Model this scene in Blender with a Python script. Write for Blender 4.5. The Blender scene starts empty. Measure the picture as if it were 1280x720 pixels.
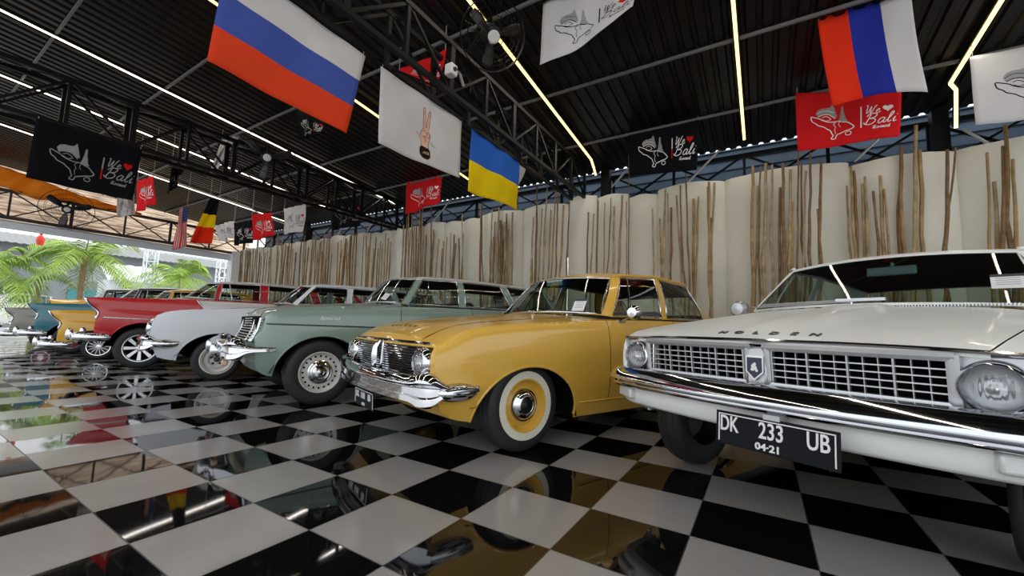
import bpy, bmesh, math, random
from mathutils import Vector, Matrix
from math import sin, cos, pi, sqrt
random.seed(7)
R = random.Random(11)
SC = bpy.context.scene
COL = SC.collection

# ------------------------------------------------------------------ camera numbers
T = 0.43                                   # floor tile side
F_PX = 507.18438
CAM = Vector((0.70752, -1.90878, 0.82931))
FW = Vector((-0.52344677, 0.84627545, 0.09910267))
RT = Vector((0.85169426, 0.5230719, 0.03182249))
UP = Vector((0.02490723, -0.10106256, 0.99456824))

def ray(x, y):
    return FW + RT * ((x - 640) / F_PX) + UP * ((360 - y) / F_PX)
def onz(x, y, z):
    d = ray(x, y); return CAM + d * ((z - CAM.z) / d.z)
def ony(x, y, Y):
    d = ray(x, y); return CAM + d * ((Y - CAM.y) / d.y)
def onx(x, y, X):
    d = ray(x, y); return CAM + d * ((X - CAM.x) / d.x)

# ------------------------------------------------------------------ materials
MATS = {}
def nodes_of(m):
    m.use_nodes = True
    return m.node_tree.nodes, m.node_tree.links
def setin(b, **kw):
    al = dict(base='Base Color', rough='Roughness', metal='Metallic', spec='Specular IOR Level', coat='Coat Weight', coat_rough='Coat Roughness', ecol='Emission Color', estr='Emission Strength', sss='Subsurface Weight', sheen='Sheen Weight', trans='Transmission Weight')
    for k, v in kw.items():
        b.inputs[al[k]].default_value = v
def mat(name, col, rough=0.5, metal=0.0, var=0.0, vscale=8.0, bump=0.0, bscale=40.0, **kw):
    if name in MATS: return MATS[name]
    m = bpy.data.materials.new(name)
    n, l = nodes_of(m)
    b = n['Principled BSDF']
    c = (col[0], col[1], col[2], 1.0)
    setin(b, base=c, rough=rough, metal=metal, **kw)
    tc = n.new('ShaderNodeTexCoord')
    nz = n.new('ShaderNodeTexNoise'); nz.inputs['Scale'].default_value = vscale; nz.inputs['Detail'].default_value = 4
    l.new(tc.outputs['Object'], nz.inputs['Vector'])
    rp = n.new('ShaderNodeValToRGB')
    v = max(var, 0.015)
    rp.color_ramp.elements[0].position = 0.3; rp.color_ramp.elements[1].position = 0.7
    rp.color_ramp.elements[0].color = (c[0] * (1 - v), c[1] * (1 - v), c[2] * (1 - v), 1)
    rp.color_ramp.elements[1].color = (min(1, c[0] * (1 + v)), min(1, c[1] * (1 + v)), min(1, c[2] * (1 + v)), 1)
    l.new(nz.outputs['Fac'], rp.inputs['Fac']); l.new(rp.outputs['Color'], b.inputs['Base Color'])
    if bump:
        n2 = n.new('ShaderNodeTexNoise'); n2.inputs['Scale'].default_value = bscale; n2.inputs['Detail'].default_value = 5
        l.new(tc.outputs['Object'], n2.inputs['Vector'])
        bp = n.new('ShaderNodeBump'); bp.inputs['Strength'].default_value = bump; bp.inputs['Distance'].default_value = 0.01
        l.new(n2.outputs['Fac'], bp.inputs['Height']); l.new(bp.outputs['Normal'], b.inputs['Normal'])
    MATS[name] = m
    return m
def paint(name, col, rough=0.3, coat=0.6):
    return mat(name, col, rough=rough, var=0.03, vscale=2.5, coat=coat, coat_rough=0.06)
def srgb(r, g, b):
    f = lambda c: (c / 255 / 12.92) if c / 255 <= 0.04045 else ((c / 255 + 0.055) / 1.055) ** 2.4
    return (f(r), f(g), f(b))

chrome = mat('chrome', (0.58, 0.59, 0.61), rough=0.07, metal=1.0, var=0.02)
silver = mat('brushed_silver', (0.50, 0.51, 0.53), rough=0.32, metal=0.75, var=0.03)
rubber = mat('tyre_rubber', (0.016, 0.016, 0.017), rough=0.62, var=0.15, vscale=20)
black_plastic = mat('black_plastic', (0.012, 0.012, 0.013), rough=0.5)
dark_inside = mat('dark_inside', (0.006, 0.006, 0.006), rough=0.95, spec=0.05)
white_rubber = mat('white_rubber', (0.72, 0.69, 0.58), rough=0.55, var=0.04)
seat_dark = mat('seat_vinyl_dark', (0.03, 0.027, 0.025), rough=0.45, bump=0.1)
seat_maroon = mat('seat_vinyl_maroon', (0.09, 0.012, 0.014), rough=0.45)
headliner_dark = mat('headliner_dark', (0.02, 0.014, 0.013), rough=0.8)
headliner_maroon = mat('headliner_maroon', (0.045, 0.008, 0.009), rough=0.7)
steel_black = mat('black_painted_steel', (0.0028, 0.0028, 0.003), rough=0.5, var=0.1, spec=0.16)
steel_grey = mat('grey_painted_steel', (0.15, 0.15, 0.15), rough=0.45, var=0.08)
steel_white = mat('white_painted_steel', (0.75, 0.77, 0.80), rough=0.5)
plate_black = mat('plate_black', (0.007, 0.008, 0.010), rough=0.55, spec=0.15)
plate_white = mat('plate_white', (0.78, 0.78, 0.78), rough=0.4)
paper = mat('paper_white', (0.75, 0.76, 0.76), rough=0.8)

def glass_mat(name, tint, gloss=0.06):
    if name in MATS: return MATS[name]
    m = bpy.data.materials.new(name); n, l = nodes_of(m)
    n.remove(n['Principled BSDF'])
    out = n['Material Output']
    tr = n.new('ShaderNodeBsdfTransparent'); tr.inputs['Color'].default_value = (*tint, 1)
    gl = n.new('ShaderNodeBsdfGlossy'); gl.inputs['Roughness'].default_value = 0.02
    gl.inputs['Color'].default_value = (0.95, 0.97, 1, 1)
    lw = n.new('ShaderNodeFresnel'); ge = n.new('ShaderNodeNewGeometry'); ma = n.new('ShaderNodeMath'); ma.operation = 'MULTIPLY_ADD'
    ma.inputs[1].default_value = 1 / 1.5 - 1.5; ma.inputs[2].default_value = 1.5; l.new(ge.outputs['Backfacing'], ma.inputs[0]); l.new(ma.outputs[0], lw.inputs['IOR'])
    mx = n.new('ShaderNodeMixShader')
    l.new(lw.outputs['Fac'], mx.inputs[0]); l.new(tr.outputs[0], mx.inputs[1]); l.new(gl.outputs[0], mx.inputs[2])
    l.new(mx.outputs[0], out.inputs['Surface'])
    MATS[name] = m; return m
glass = glass_mat('car_glass', (0.76, 0.83, 0.79)); ws_glass = glass_mat('windscreen_glass', (0.50, 0.58, 0.54))
def lens_mat():
    m = bpy.data.materials.new('headlight_lens'); n, l = nodes_of(m)
    b = n['Principled BSDF']; setin(b, base=(0.85, 0.88, 0.9, 1), rough=0.05, metal=0.0, trans=0.9, coat=1.0)
    tc = n.new('ShaderNodeTexCoord'); w = n.new('ShaderNodeTexWave'); w.inputs['Scale'].default_value = 22; w.bands_direction = 'X'
    l.new(tc.outputs['Object'], w.inputs['Vector'])
    bp = n.new('ShaderNodeBump'); bp.inputs['Strength'].default_value = 0.5; bp.inputs['Distance'].default_value = 0.004
    l.new(w.outputs['Fac'], bp.inputs['Height']); l.new(bp.outputs['Normal'], b.inputs['Normal'])
    return m
lens = lens_mat()
amber = mat('amber_lens', (0.55, 0.33, 0.22), rough=0.15, coat=1.0)
clear_lens = mat('frosted_signal_lens', (0.62, 0.64, 0.62), rough=0.18, coat=1.0)
def emit(name, col, s):
    m = bpy.data.materials.new(name); n, l = nodes_of(m)
    b = n['Principled BSDF']; setin(b, base=(*col, 1), ecol=(*col, 1), estr=s, rough=0.4)
    return m
led_warm = emit('led_warm', (1.0, 0.64, 0.19), 3.3)
led_white = emit('led_white', (1.0, 0.84, 0.66), 3.2)

# ------------------------------------------------------------------ mesh helpers
class MB:
    def __init__(s): s.v = []; s.f = []; s.m = []
    def add(s, vs, fs, mi=0):
        o = len(s.v); s.v.extend([tuple(p) for p in vs]); s.f.extend([tuple(i + o for i in f) for f in fs]); s.m.extend([mi] * len(fs)); return s
    def grid(s, rows, mi=0, closed_u=False, flip=False, mfun=None, skip=None):
        nr = len(rows); nc = len(rows[0]); vs = [p for r in rows for p in r]; o = len(s.v)
        s.v.extend([tuple(p) for p in vs])
        for i in range(nr - 1):
            for j in range(nc if closed_u else nc - 1):
                if skip and skip(i, j): continue
                k = (j + 1) % nc
                f = (o + i * nc + j, o + i * nc + k, o + (i + 1) * nc + k, o + (i + 1) * nc + j)
                s.f.append(f[::-1] if flip else f); s.m.append(mfun(i, j) if mfun else mi)
        return s
    def box(s, c, d, mi=0, rot=None):
        hx, hy, hz = d[0] / 2, d[1] / 2, d[2] / 2
        vs = [Vector((x, y, z)) for x in (-hx, hx) for y in (-hy, hy) for z in (-hz, hz)]
        if rot is not None: vs = [rot @ p for p in vs]
        vs = [p + Vector(c) for p in vs]
        return s.add(vs, [(0, 1, 3, 2), (4, 6, 7, 5), (0, 4, 5, 1), (2, 3, 7, 6), (0, 2, 6, 4), (1, 5, 7, 3)], mi)
    def bar(s, a, b, w, h=None, mi=0, up=(0, 0, 1)):
        a = Vector(a); b = Vector(b); h = h or w
        d = (b - a); L = d.length; d.normalize()
        u = Vector(up); x = d.cross(u)
        if x.length < 1e-4: x = d.cross(Vector((1, 0, 0)))
        x.normalize(); z = x.cross(d)
        vs = []
        for p in (a, b):
            for sx, sz in ((-1, -1), (1, -1), (1, 1), (-1, 1)): vs.append(p + x * (sx * w / 2) + z * (sz * h / 2))
        return s.add(vs, [(3, 2, 1, 0), (4, 5, 6, 7), (0, 1, 5, 4), (1, 2, 6, 5), (2, 3, 7, 6), (3, 0, 4, 7)], mi)
    def tube(s, pts, r, n=8, mi=0, closed=False, caps=True):
        pts = [Vector(p) for p in pts]; N = len(pts)
        rs = r if isinstance(r, (list, tuple)) else [r] * N
        rows = []; x = None
        for i, p in enumerate(pts):
            if closed: t = pts[(i + 1) % N] - pts[i - 1]
            else: t = pts[min(i + 1, N - 1)] - pts[max(i - 1, 0)]
            t.normalize()
            if x is None:
                x = t.cross(Vector((0, 0, 1)))
                if x.length < 0.05: x = t.cross(Vector((1, 0, 0)))
            x = x - t * x.dot(t); x.normalize(); y = t.cross(x)
            rows.append([p + (x * cos(2 * pi * k / n) + y * sin(2 * pi * k / n)) * rs[i] for k in range(n)])
        if closed: rows.append(rows[0])
        o = len(s.v); s.grid(rows, mi, closed_u=True)
        if caps and not closed:
            s.f.append(tuple(o + k for k in range(n))); s.m.append(mi)
            s.f.append(tuple(o + (N - 1) * n + k for k in reversed(range(n)))); s.m.append(mi)
        return s
    def lathe(s, prof, axis='x', c=(0, 0, 0), n=32, mi=0, close=False):
        # prof: (r, a) along axis
        rows = []
        pr = list(prof) + ([prof[0]] if close else [])
        for r, a in pr:
            row = []
            for k in range(n):
                t = 2 * pi * k / n; p = (a, r * cos(t), r * sin(t))
                if axis == 'y': p = (r * cos(t), a, r * sin(t))
                if axis == 'z': p = (r * cos(t), r * sin(t), a)
                row.append((p[0] + c[0], p[1] + c[1], p[2] + c[2]))
            rows.append(row)
        return s.grid(rows, mi, closed_u=True)
    def xform(s, M):
        s.v = [tuple(M @ Vector(p)) for p in s.v]; return s
    def mirror(s):
        o = len(s.v); nf = len(s.f)
        s.v.extend([(-x, y, z) for x, y, z in s.v]); s.f.extend([tuple(i + o for i in f[::-1]) for f in s.f[:nf]]); s.m.extend(s.m[:nf]); return s
    def build(s, name, mats, parent=None, smooth=35, weld=1e-5, solid=0.0, bevel=0.0, recalc=True):
        me = bpy.data.meshes.new(name)
        bm = bmesh.new()
        vv = [bm.verts.new(p) for p in s.v]
        for f, mi in zip(s.f, s.m):
            ids = []
            for i in f:
                if i not in ids: ids.append(i)
            if len(ids) < 3: continue
            try:
                q = bm.faces.new([vv[i] for i in ids]); q.material_index = mi
            except ValueError: pass
        if weld: bmesh.ops.remove_doubles(bm, verts=bm.verts, dist=weld)
        if recalc: bmesh.ops.recalc_face_normals(bm, faces=bm.faces)
        bm.to_mesh(me); bm.free()
        if not isinstance(mats, (list, tuple)): mats = [mats]
        for m in mats: me.materials.append(m)
        if smooth:
            for p in me.polygons: p.use_smooth = True
            me.set_sharp_from_angle(angle=math.radians(smooth))
        o = bpy.data.objects.new(name, me); COL.objects.link(o)
        if parent is not None: o.parent = parent
        if solid:
            md = o.modifiers.new('thick', 'SOLIDIFY'); md.thickness = solid; md.offset = -1
        if bevel:
            md = o.modifiers.new('soft', 'BEVEL'); md.width = bevel; md.segments = 2; md.limit_method = 'ANGLE'
        return o

def tag(o, label=None, cat=None, group=None, kind=None):
    if label: o['label'] = label
    if cat: o['category'] = cat
    if group: o['group'] = group
    if kind: o['kind'] = kind
    return o
def thing(name, label, cat, loc=(0, 0, 0), rz=0.0, group=None):
    o = bpy.data.objects.new(name, None); COL.objects.link(o)
    o.empty_display_size = 0.2
    o.location = loc; o.rotation_euler = (0, 0, rz)
    return tag(o, label, cat, group)
def copy_tree(o, parent=None):
    c = o.copy(); COL.objects.link(c)
    if parent is not None: c.parent = parent
    for ch in list(o.children): copy_tree(ch, c)
    return c

def hermite(pts):
    xs = [p[0] for p in pts]; ys = [p[1] for p in pts]; n = len(xs)
    d = [(ys[i + 1] - ys[i]) / (xs[i + 1] - xs[i]) for i in range(n - 1)]
    m = [d[0]] + [0 if d[i - 1] * d[i] <= 0 else 2 * d[i - 1] * d[i] / (d[i - 1] + d[i]) for i in range(1, n - 1)] + [d[-1]]
    def f(x):
        if x <= xs[0]: return ys[0]
        if x >= xs[-1]: return ys[-1]
        for i in range(n - 1):
            if x <= xs[i + 1]:
                h = xs[i + 1] - xs[i]; t = (x - xs[i]) / h
                return (2 * t ** 3 - 3 * t * t + 1) * ys[i] + (t ** 3 - 2 * t * t + t) * h * m[i] + (-2 * t ** 3 + 3 * t * t) * ys[i + 1] + (t ** 3 - t * t) * h * m[i + 1]
    return f
def lin(a, b, n): return [a + (b - a) * i / (n - 1) for i in range(n)]
def lerp(a, b, t): return tuple(a[i] + (b[i] - a[i]) * t for i in range(len(a)))

_TX = {}
def text_geo(s, size=1.0, extrude=0.0, shear=0.0, bold=0.0):
    key = (s, size, extrude, shear, bold)
    if key in _TX: return _TX[key]
    cu = bpy.data.curves.new('tmp', 'FONT'); cu.body = s; cu.size = size; cu.extrude = extrude; cu.shear = shear; cu.offset = bold
    cu.align_x = 'CENTER'; cu.align_y = 'CENTER'; cu.resolution_u = 3
    ob = bpy.data.objects.new('tmp', cu); COL.objects.link(ob)
    bpy.context.view_layer.update()
    dg = bpy.context.evaluated_depsgraph_get()
    me = bpy.data.meshes.new_from_object(ob.evaluated_get(dg))
    vs = [v.co.copy() for v in me.vertices]; fs = [tuple(p.vertices) for p in me.polygons]
    bpy.data.objects.remove(ob); bpy.data.curves.remove(cu); bpy.data.meshes.remove(me)
    _TX[key] = (vs, fs); return _TX[key]
WORLD_STR, SUN_STR, EXPOSURE, LED_W = 1.45, 1.1, 0.32, 16.0
# ================================================================== SETTING
def floor_mat():
    m = bpy.data.materials.new('checker_tiles'); n, l = nodes_of(m); b = n['Principled BSDF']
    geo = n.new('ShaderNodeNewGeometry'); sep = n.new('ShaderNodeSeparateXYZ'); l.new(geo.outputs['Position'], sep.inputs[0])
    def M(op, a, bb=None):
        q = n.new('ShaderNodeMath'); q.operation = op
        for i, v in enumerate((a, bb)):
            if v is None: continue
            if isinstance(v, (int, float)): q.inputs[i].default_value = v
            else: l.new(v, q.inputs[i])
        return q.outputs[0]
    xs = M('DIVIDE', sep.outputs['X'], T); ys = M('DIVIDE', sep.outputs['Y'], T)
    par = M('FLOORED_MODULO', M('ADD', M('FLOOR', xs), M('FLOOR', ys)), 2.0)     # 1 = black
    def edge(v):
        fr = M('FRACT', v); return M('MINIMUM', fr, M('SUBTRACT', 1.0, fr))
    e = M('MINIMUM', edge(xs), edge(ys))
    gr = M('LESS_THAN', e, 0.0055)
    nz = n.new('ShaderNodeTexNoise'); nz.inputs['Scale'].default_value = 3.0; nz.inputs['Detail'].default_value = 6
    l.new(geo.outputs['Position'], nz.inputs['Vector'])
    sp = n.new('ShaderNodeTexNoise'); sp.inputs['Scale'].default_value = 160; l.new(geo.outputs['Position'], sp.inputs['Vector'])
    wr = n.new('ShaderNodeValToRGB'); wr.color_ramp.elements[0].color = (0.25, 0.238, 0.226, 1); wr.color_ramp.elements[1].color = (0.345, 0.33, 0.313, 1)
    l.new(M('ADD', M('MULTIPLY', nz.outputs['Fac'], 0.7), M('MULTIPLY', sp.outputs['Fac'], 0.3)), wr.inputs['Fac'])
    mix = n.new('ShaderNodeMixRGB'); l.new(par, mix.inputs[0]); l.new(wr.outputs[0], mix.inputs[1]); mix.inputs[2].default_value = (0.0045, 0.0045, 0.005, 1)
    mg = n.new('ShaderNodeMixRGB'); l.new(gr, mg.inputs[0]); l.new(mix.outputs[0], mg.inputs[1]); mg.inputs[2].default_value = (0.05, 0.045, 0.04, 1)
    l.new(mg.outputs[0], b.inputs['Base Color'])
    rr = M('ADD', M('MULTIPLY', M('SUBTRACT', 1.0, par), 0.13), 0.035)
    l.new(M('ADD', rr, M('MULTIPLY', gr, 0.3)), b.inputs['Roughness'])
    b.inputs['Specular IOR Level'].default_value = 0.55
    n2 = n.new('ShaderNodeTexNoise'); n2.inputs['Scale'].default_value = 1.4; l.new(geo.outputs['Position'], n2.inputs['Vector'])
    bp = n.new('ShaderNodeBump'); bp.inputs['Strength'].default_value = 0.05; bp.inputs['Distance'].default_value = 0.02
    l.new(n2.outputs['Fac'], bp.inputs['Height']); l.new(bp.outputs['Normal'], b.inputs['Normal'])
    return m
fl = MB().box((-4.4, -1.4, -0.06), (26.4, 15.2, 0.12)).build('floor', floor_mat(), smooth=0); tag(fl, kind='structure')
gm = mat('outdoor_concrete', (0.52, 0.52, 0.50), rough=0.7, var=0.12, vscale=0.6)
gd = MB().box((-48, 5, -0.20), (61, 80, 0.16)).build('ground', gm, smooth=0); tag(gd, kind='structure')

WY = 5.2
def roof_z(y): return 3.89 + 0.1 * (WY - y)
# corrugated roof: ribs along y
rm = mat('dark_corrugated_metal', (0.0055, 0.0053, 0.0053), rough=0.33, metal=0.0, var=0.25, vscale=1.2, spec=0.22)
b = MB(); x = -15.3; prof = []
while x < 7.2:
    prof += [(x, 0.0), (x + 0.055, 0.0), (x + 0.075, 0.028), (x + 0.115, 0.028), (x + 0.135, 0.0)]
    x += 0.155
rows = []
for y in (-3.6, -2, 0, 2, 4, 5.42): rows.append([(px, y, roof_z(y) + dz + 0.02) for px, dz in prof])
b.grid(rows)
tag(b.build('ceiling', rm, smooth=0, solid=0.004), kind='structure')

PURL = [-3.2, -2.05, -0.87, 0.30, 1.5, 2.93, 4.30]
gp = [None]
def place_words(y): return {-0.87: 'just above the black logo flag', 0.30: 'above the big striped flag', 1.5: 'over the middle of the car row', 2.93: 'above the dark logo banner', 4.30: 'nearest the white panel wall'}.get(y, 'behind the camera side')
pu0 = None
for y in PURL:
    q = MB().box((-4.1, y, roof_z(y) - 0.012), (22.2, 0.024, 0.036)).build('roof_purlin', steel_grey, smooth=0)
    tag(q, 'grey steel purlin under the dark corrugated roof, ' + place_words(y) if y > -1 else ('grey steel purlin under the roof, second from the open front' if y > -2.5 else 'grey steel purlin under the roof, nearest the open front'), 'beam', 'roof purlins')

# white bulging wall panels
wm = mat('white_woven_panel', srgb(232, 229, 214), rough=0.85, var=0.07, vscale=1.3, bump=0.35, bscale=14)
def wall_panels():
    seams = [7.4, 5.9, 4.4, 2.84, 1.79, 0.25, -0.78, -1.27, -1.87, -2.45, -3.44, -4.51, -5.0, -5.57, -6.2, -6.8, -7.34, -7.74, -8.15, -8.78, -9.28, -9.9]
    while seams[-1] > -15.0: seams.append(seams[-1] - R.uniform(0.5, 0.7))
    seams[-1] = -15.12
    b = MB()
    for i in range(len(seams) - 1):
        x1, x0 = seams[i], seams[i + 1]
        gap = 0.014 if round(x0, 2) in (-1.87, -2.45) else 0.0
        x0 += gap; w = x1 - x0; top = 3.27 + R.uniform(-0.035, 0.05)
        if round(x1, 2) == -1.87: top += 0.06
        rows = []
        zs = [0.0]
        for k in range(1, 9):
            zs += [k * 0.42 - 0.012, k * 0.42]
        zs = [z for z in zs if z < top - 0.05] + [top - 0.02, top]
        for z in zs:
            ridge = 0.014 if (abs((z / 0.42) % 1) < 0.01 and z > 0.1 and z < top - 0.05) else 0.0
            row = []
            for k in range(13):
                t = .5 - .5 * cos(pi * k / 12); bul = min(0.17, 0.17 * w) * sqrt(max(0, 1 - (2 * t - 1) ** 2))
                tz = z - (0.05 * (2 * t - 1) ** 2 if z == top else 0) - (0.02 if 0 else 0)
                row.append((x0 + w * t, WY - bul - ridge, tz))
            rows.append(row)
        b.grid(rows)
        b.grid([[rows[-1][k] for k in range(13)], [(rows[-1][k][0], WY + 0.03, rows[-1][k][2]) for k in range(13)]])
    return b
tag(wall_panels().build('wall_back', wm, smooth=60), kind='structure')
# rear cladding seen above the panels
blue = mat('blue_grey_cladding', (0.035, 0.058, 0.09), rough=0.45, metal=0.3, var=0.3, vscale=1.5)
b = MB()
zz = 2.38
while zz < 4.0:
    b.box((-4.1, 6.05 + 0.02, zz + 0.085), (22.4, 0.03, 0.15)); b.box((-4.1, 6.05, zz + 0.168), (22.4, 0.07, 0.018)); zz += 0.175
tag(b.build('wall_back_upper', blue, smooth=0), kind='structure')

# ------------------------------------------------------------------ trusses
def truss(name, label, a, bb, h, off, n, chord=0.05, web=0.028, cross=False, post=0.04, group='steel roof trusses', mtl=None, lean=0.0):
    mtl = mtl or steel_black
    root = thing(name, label, 'truss', a, 0, group)
    a = Vector(a); bb = Vector(bb); D = bb - a; offs = [Vector((0, 0, 0))] + ([Vector(off)] if off else [])
    for o in offs:
        MB().bar(o, D + o, chord, chord).build('bottom_chord', mtl, root, smooth=0)
        MB().bar(o + Vector((0, 0, h)), D + o + Vector((0, 0, h)), chord, chord).build('top_chord', mtl, root, smooth=0)
        for i in range(n + 1):
            p = D * (i / n) + o
            MB().bar(p, p + Vector((0, 0, h)), post * (1.6 if i % 2 else 1), post, up=(1, 0, 0)).build('post', mtl, root, smooth=0)
        for i in range(n):
            p = D * (i / n) + o; q = D * ((i + 1) / n) + o; H = Vector((0, 0, h))
            br = MB()
            if i % 2 or cross: br.bar(p, q + H, web, web, up=(1, 0, 0))
            if not i % 2 or cross: br.bar(p + H, q, web, web, up=(1, 0, 0))
            br.build('brace', mtl, root, smooth=0)
    if off:
        for hz in (0, h):
            MB().tube([D * (i / n) + (Vector(off) if i % 2 else Vector((0, 0, 0))) + Vector((0, 0, hz)) for i in range(n + 1)], 0.011, 5).build('lacing', mtl, root, smooth=0)
    return root
truss('roof_truss', 'black box truss left of the large striped flag, with the black logo flag under it', (-6.85, -3.3, 3.23), (-6.85, 5.1, 3.23), 0.62, (-0.28, 0, 0), 13, chord=0.055, cross=False, web=0.03)
truss('roof_truss', 'black box truss crossing the hall above the peace sign flag', (-2.35, -3.3, 3.33), (-2.35, 5.1, 3.33), 0.55, (0.26, 0, 0), 13, chord=0.05, web=0.028)
truss('roof_truss', 'black truss along the top of the white panel wall, under the roof edge', (-14.6, 5.46, 3.10), (7.0, 5.46, 3.10), 0.66, None, 20, chord=0.055, cross=True, web=0.03)
brown = mat('brown_painted_steel', (0.030, 0.020, 0.020), rough=0.5)
truss('gable_truss', 'dark brown cross-braced truss over the open far end of the hall', (-15.0, -4.4, 3.14), (-15.0, 5.2, 3.14), 0.66, None, 9, chord=0.075, cross=True, web=0.03, mtl=brown, group='gable trusses')
# posts carrying the roof (behind the panels)
for px_, lab in ((-6.98, 'black steel post at the wall end of the left box truss'), (-1.75, 'black steel post at the wall where the long warm light strip ends'), (2.75, 'black steel post behind the panels near the right-hand light strip'), (-11.4, 'black steel post at the back wall near the white logo flag')):
    tag(MB().box((px_, 5.33, 1.94), (0.16, 0.14, 3.86)).build('roof_post', steel_black, smooth=0), lab, 'post', 'roof posts')
# grey diagonal stays
for k, (p, q, lab) in enumerate([((752.7, 247), (786, 210), 'beside the black logo flag, left'), ((855, 233), (909, 178), 'below and right of the black logo flag'), ((1068, 202), (1098, 174), 'under the red logo flag'), ((1236, 180), (1203, 161), 'under the end of the right-hand light strip'), ((540, 279), (569, 243), 'left of the blue and yellow flag'), ((459, 290), (475, 261), 'at the wall end of the left box truss'), ((371, 290), (402, 240), 'right of the small white logo flag'), ((420, 297), (441, 262), 'behind the dark logo flag on the truss')]):
    a = ony(*p, 5.425); c = ony(*q, 5.425)
    tag(MB().tube([a, c], 0.018, 6).build('diagonal_stay', mat('galvanised_pipe', (0.42, 0.42, 0.41), rough=0.4, metal=0.4)), 'grey pipe stay above the panel wall, ' + lab, 'brace', 'diagonal stays')

# ------------------------------------------------------------------ light strips
def led(x, y0, y1, m, label, extra=None):
    y0 = -3.4
    pts = [(x, y, roof_z(y) - 0.056) for y in lin(y0, y1, 12)]
    if extra: pts += extra
    root = thing('light_strip', label, 'light strip', pts[0], 0, 'ceiling light strips')
    o = Vector(pts[0]); P = [Vector(p) - o for p in pts]
    bb = MB(); h = MB()
    for i in range(len(P) - 1):
        bb.bar(P[i], P[i + 1], 0.034 if m is led_warm else 0.026, 0.014)
        h.bar(P[i] + Vector((0, 0, 0.022)), P[i + 1] + Vector((0, 0, 0.022)), 0.06, 0.026)
    ld = bpy.data.lights.new('strip_lamp', 'AREA'); ld.shape = 'RECTANGLE'; ld.size = 0.035; ld.size_y = y1 - y0; ld.energy = LED_W; ld.color = (1.0, 0.94, 0.85) if m is led_warm else (1.0, 0.96, 0.92)
    lo = bpy.data.objects.new('strip_lamp', ld); COL.objects.link(lo); ym = (y0 + y1) / 2
    lo.location = (x, ym, roof_z(ym) - 0.085); lo.rotation_euler = (-math.atan(0.1), 0, 0)
    bb.build('diffuser', m, root, smooth=0, weld=0)
    h.build('channel', steel_black, root, smooth=0, weld=0)
    return root
led(-1.83, -4.5, 4.75, led_warm, 'warm glowing light strip running past the large fan to the wall', [(-1.86, 4.98, 3.80), (-1.85, 5.05, 3.70)])
led(0.54, -4.5, 5.05, led_warm, 'warm glowing light strip above the black logo flag, straight up the roof')
e = ony(1195, 160, 4.92)
led(2.68, -4.5, 4.65, led_warm, 'bent warm light strip at the right whose end hangs down', [(2.75, 4.74, 3.84), (e.x, e.y, e.z)])
led(-4.45, -4.5, 5.0, led_warm, 'warm light strip glimpsed between the striped flag and the peace sign flag')
led(-7.1, -4.5, 5.0, led_white, 'bright light strip just left of the large striped flag, above the box truss')
led(-9.2, -4.5, 5.0, led_white, 'bright light strip seen through the left box truss')
led(-11.7, -4.5, 5.0, led_white, 'light strip farthest toward the open end of the hall')
w = [onz(172, 210, 3.98), onz(215, 226, 3.9), onz(262, 243, 3.85), onz(309, 258, 3.72), onz(330, 270, 3.5), onz(356, 280, 3.42)]
tag(MB().tube(w, 0.014, 6).build('white_cable', mat('white_pvc', (0.75, 0.72, 0.66), rough=0.5)), 'white cable sagging across the far roof toward the small white logo flag', 'cable')

# ------------------------------------------------------------------ fans
def fan(label, c, toward, r, top):
    c = Vector(c); d = (Vector(toward) - c).normalized()
    root = thing('hanging_fan', label, 'fan', c, 0, 'black hanging fans')
    M = d.to_track_quat('X', 'Z').to_matrix().to_4x4()
    g = MB()
    for rr, xx in ((r, -0.02), (r, 0.03), (r * 0.8, 0.062), (r * 0.55, 0.085), (r * 0.3, 0.10), (r * 0.75, -0.10), (r * 0.4, -0.15)):
        g.tube([(xx, rr * cos(t), rr * sin(t)) for t in [2 * pi * k / 40 for k in range(40)]], 0.0035 if rr < r else 0.006, 5, closed=True)
    for k in range(44):
        t = 2 * pi * k / 44
        g.tube([(0.105, r * .12 * cos(t), r * .12 * sin(t)), (0.085, r * .55 * cos(t), r * .55 * sin(t)), (0.03, r * cos(t), r * sin(t)), (-0.02, r * cos(t), r * sin(t))], 0.0016, 3, caps=False)
        if k % 2 == 0: g.tube([(-0.02, r * cos(t), r * sin(t)), (-0.10, r * .75 * cos(t), r * .75 * sin(t)), (-0.16, r * .2 * cos(t), r * .2 * sin(t))], 0.0016, 3, caps=False)
    g.xform(M).build('guard', steel_black, root)
    mo = MB().lathe([(0.0, -0.34), (0.08, -0.33), (0.105, -0.27), (0.105, -0.17), (0.07, -0.15), (0.03, -0.14), (0.03, 0.02), (0, 0.02)], n=20)
    mo.xform(M).build('motor', black_plastic, root)
    MB().lathe([(0, 0.125), (0.05, 0.122), (0.062, 0.112), (0.062, 0.095), (0, 0.09)], n=20).xform(M).build('badge', mat('fan_badge_white', (0.62, 0.62, 0.6), rough=0.4), root)
    for k in range(3):
        a0 = 2 * pi * k / 3 + 0.4; rows = []
        for i in range(9):
            rr = 0.06 + (r * 0.90 - 0.06) * i / 8; wid = (0.5 + 0.25 * sin(pi * i / 8)) * (0.9 - 0.35 * i / 8)
            rows.append([(0.03 * (j / 4 - .5) * 2 * (1.3 - i / 12), rr * cos(a0 + (j / 4 - .5) * wid), rr * sin(a0 + (j / 4 - .5) * wid)) for j in range(5)])
        MB().grid(rows).xform(M).build('blade', mat('fan_blade_dark', (0.02, 0.019, 0.018), rough=0.35), root, solid=0.003)
    mp = M @ Vector((-0.24, 0, 0)); tp = Vector(top) - c
    MB().tube([mp + Vector((0, 0, 0.05)), mp + Vector((0, 0, 0.2)), mp.lerp(tp, 0.6) + Vector((0, 0, .08)), tp], 0.022, 8).build('bracket', steel_black, root)
    return root
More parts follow.
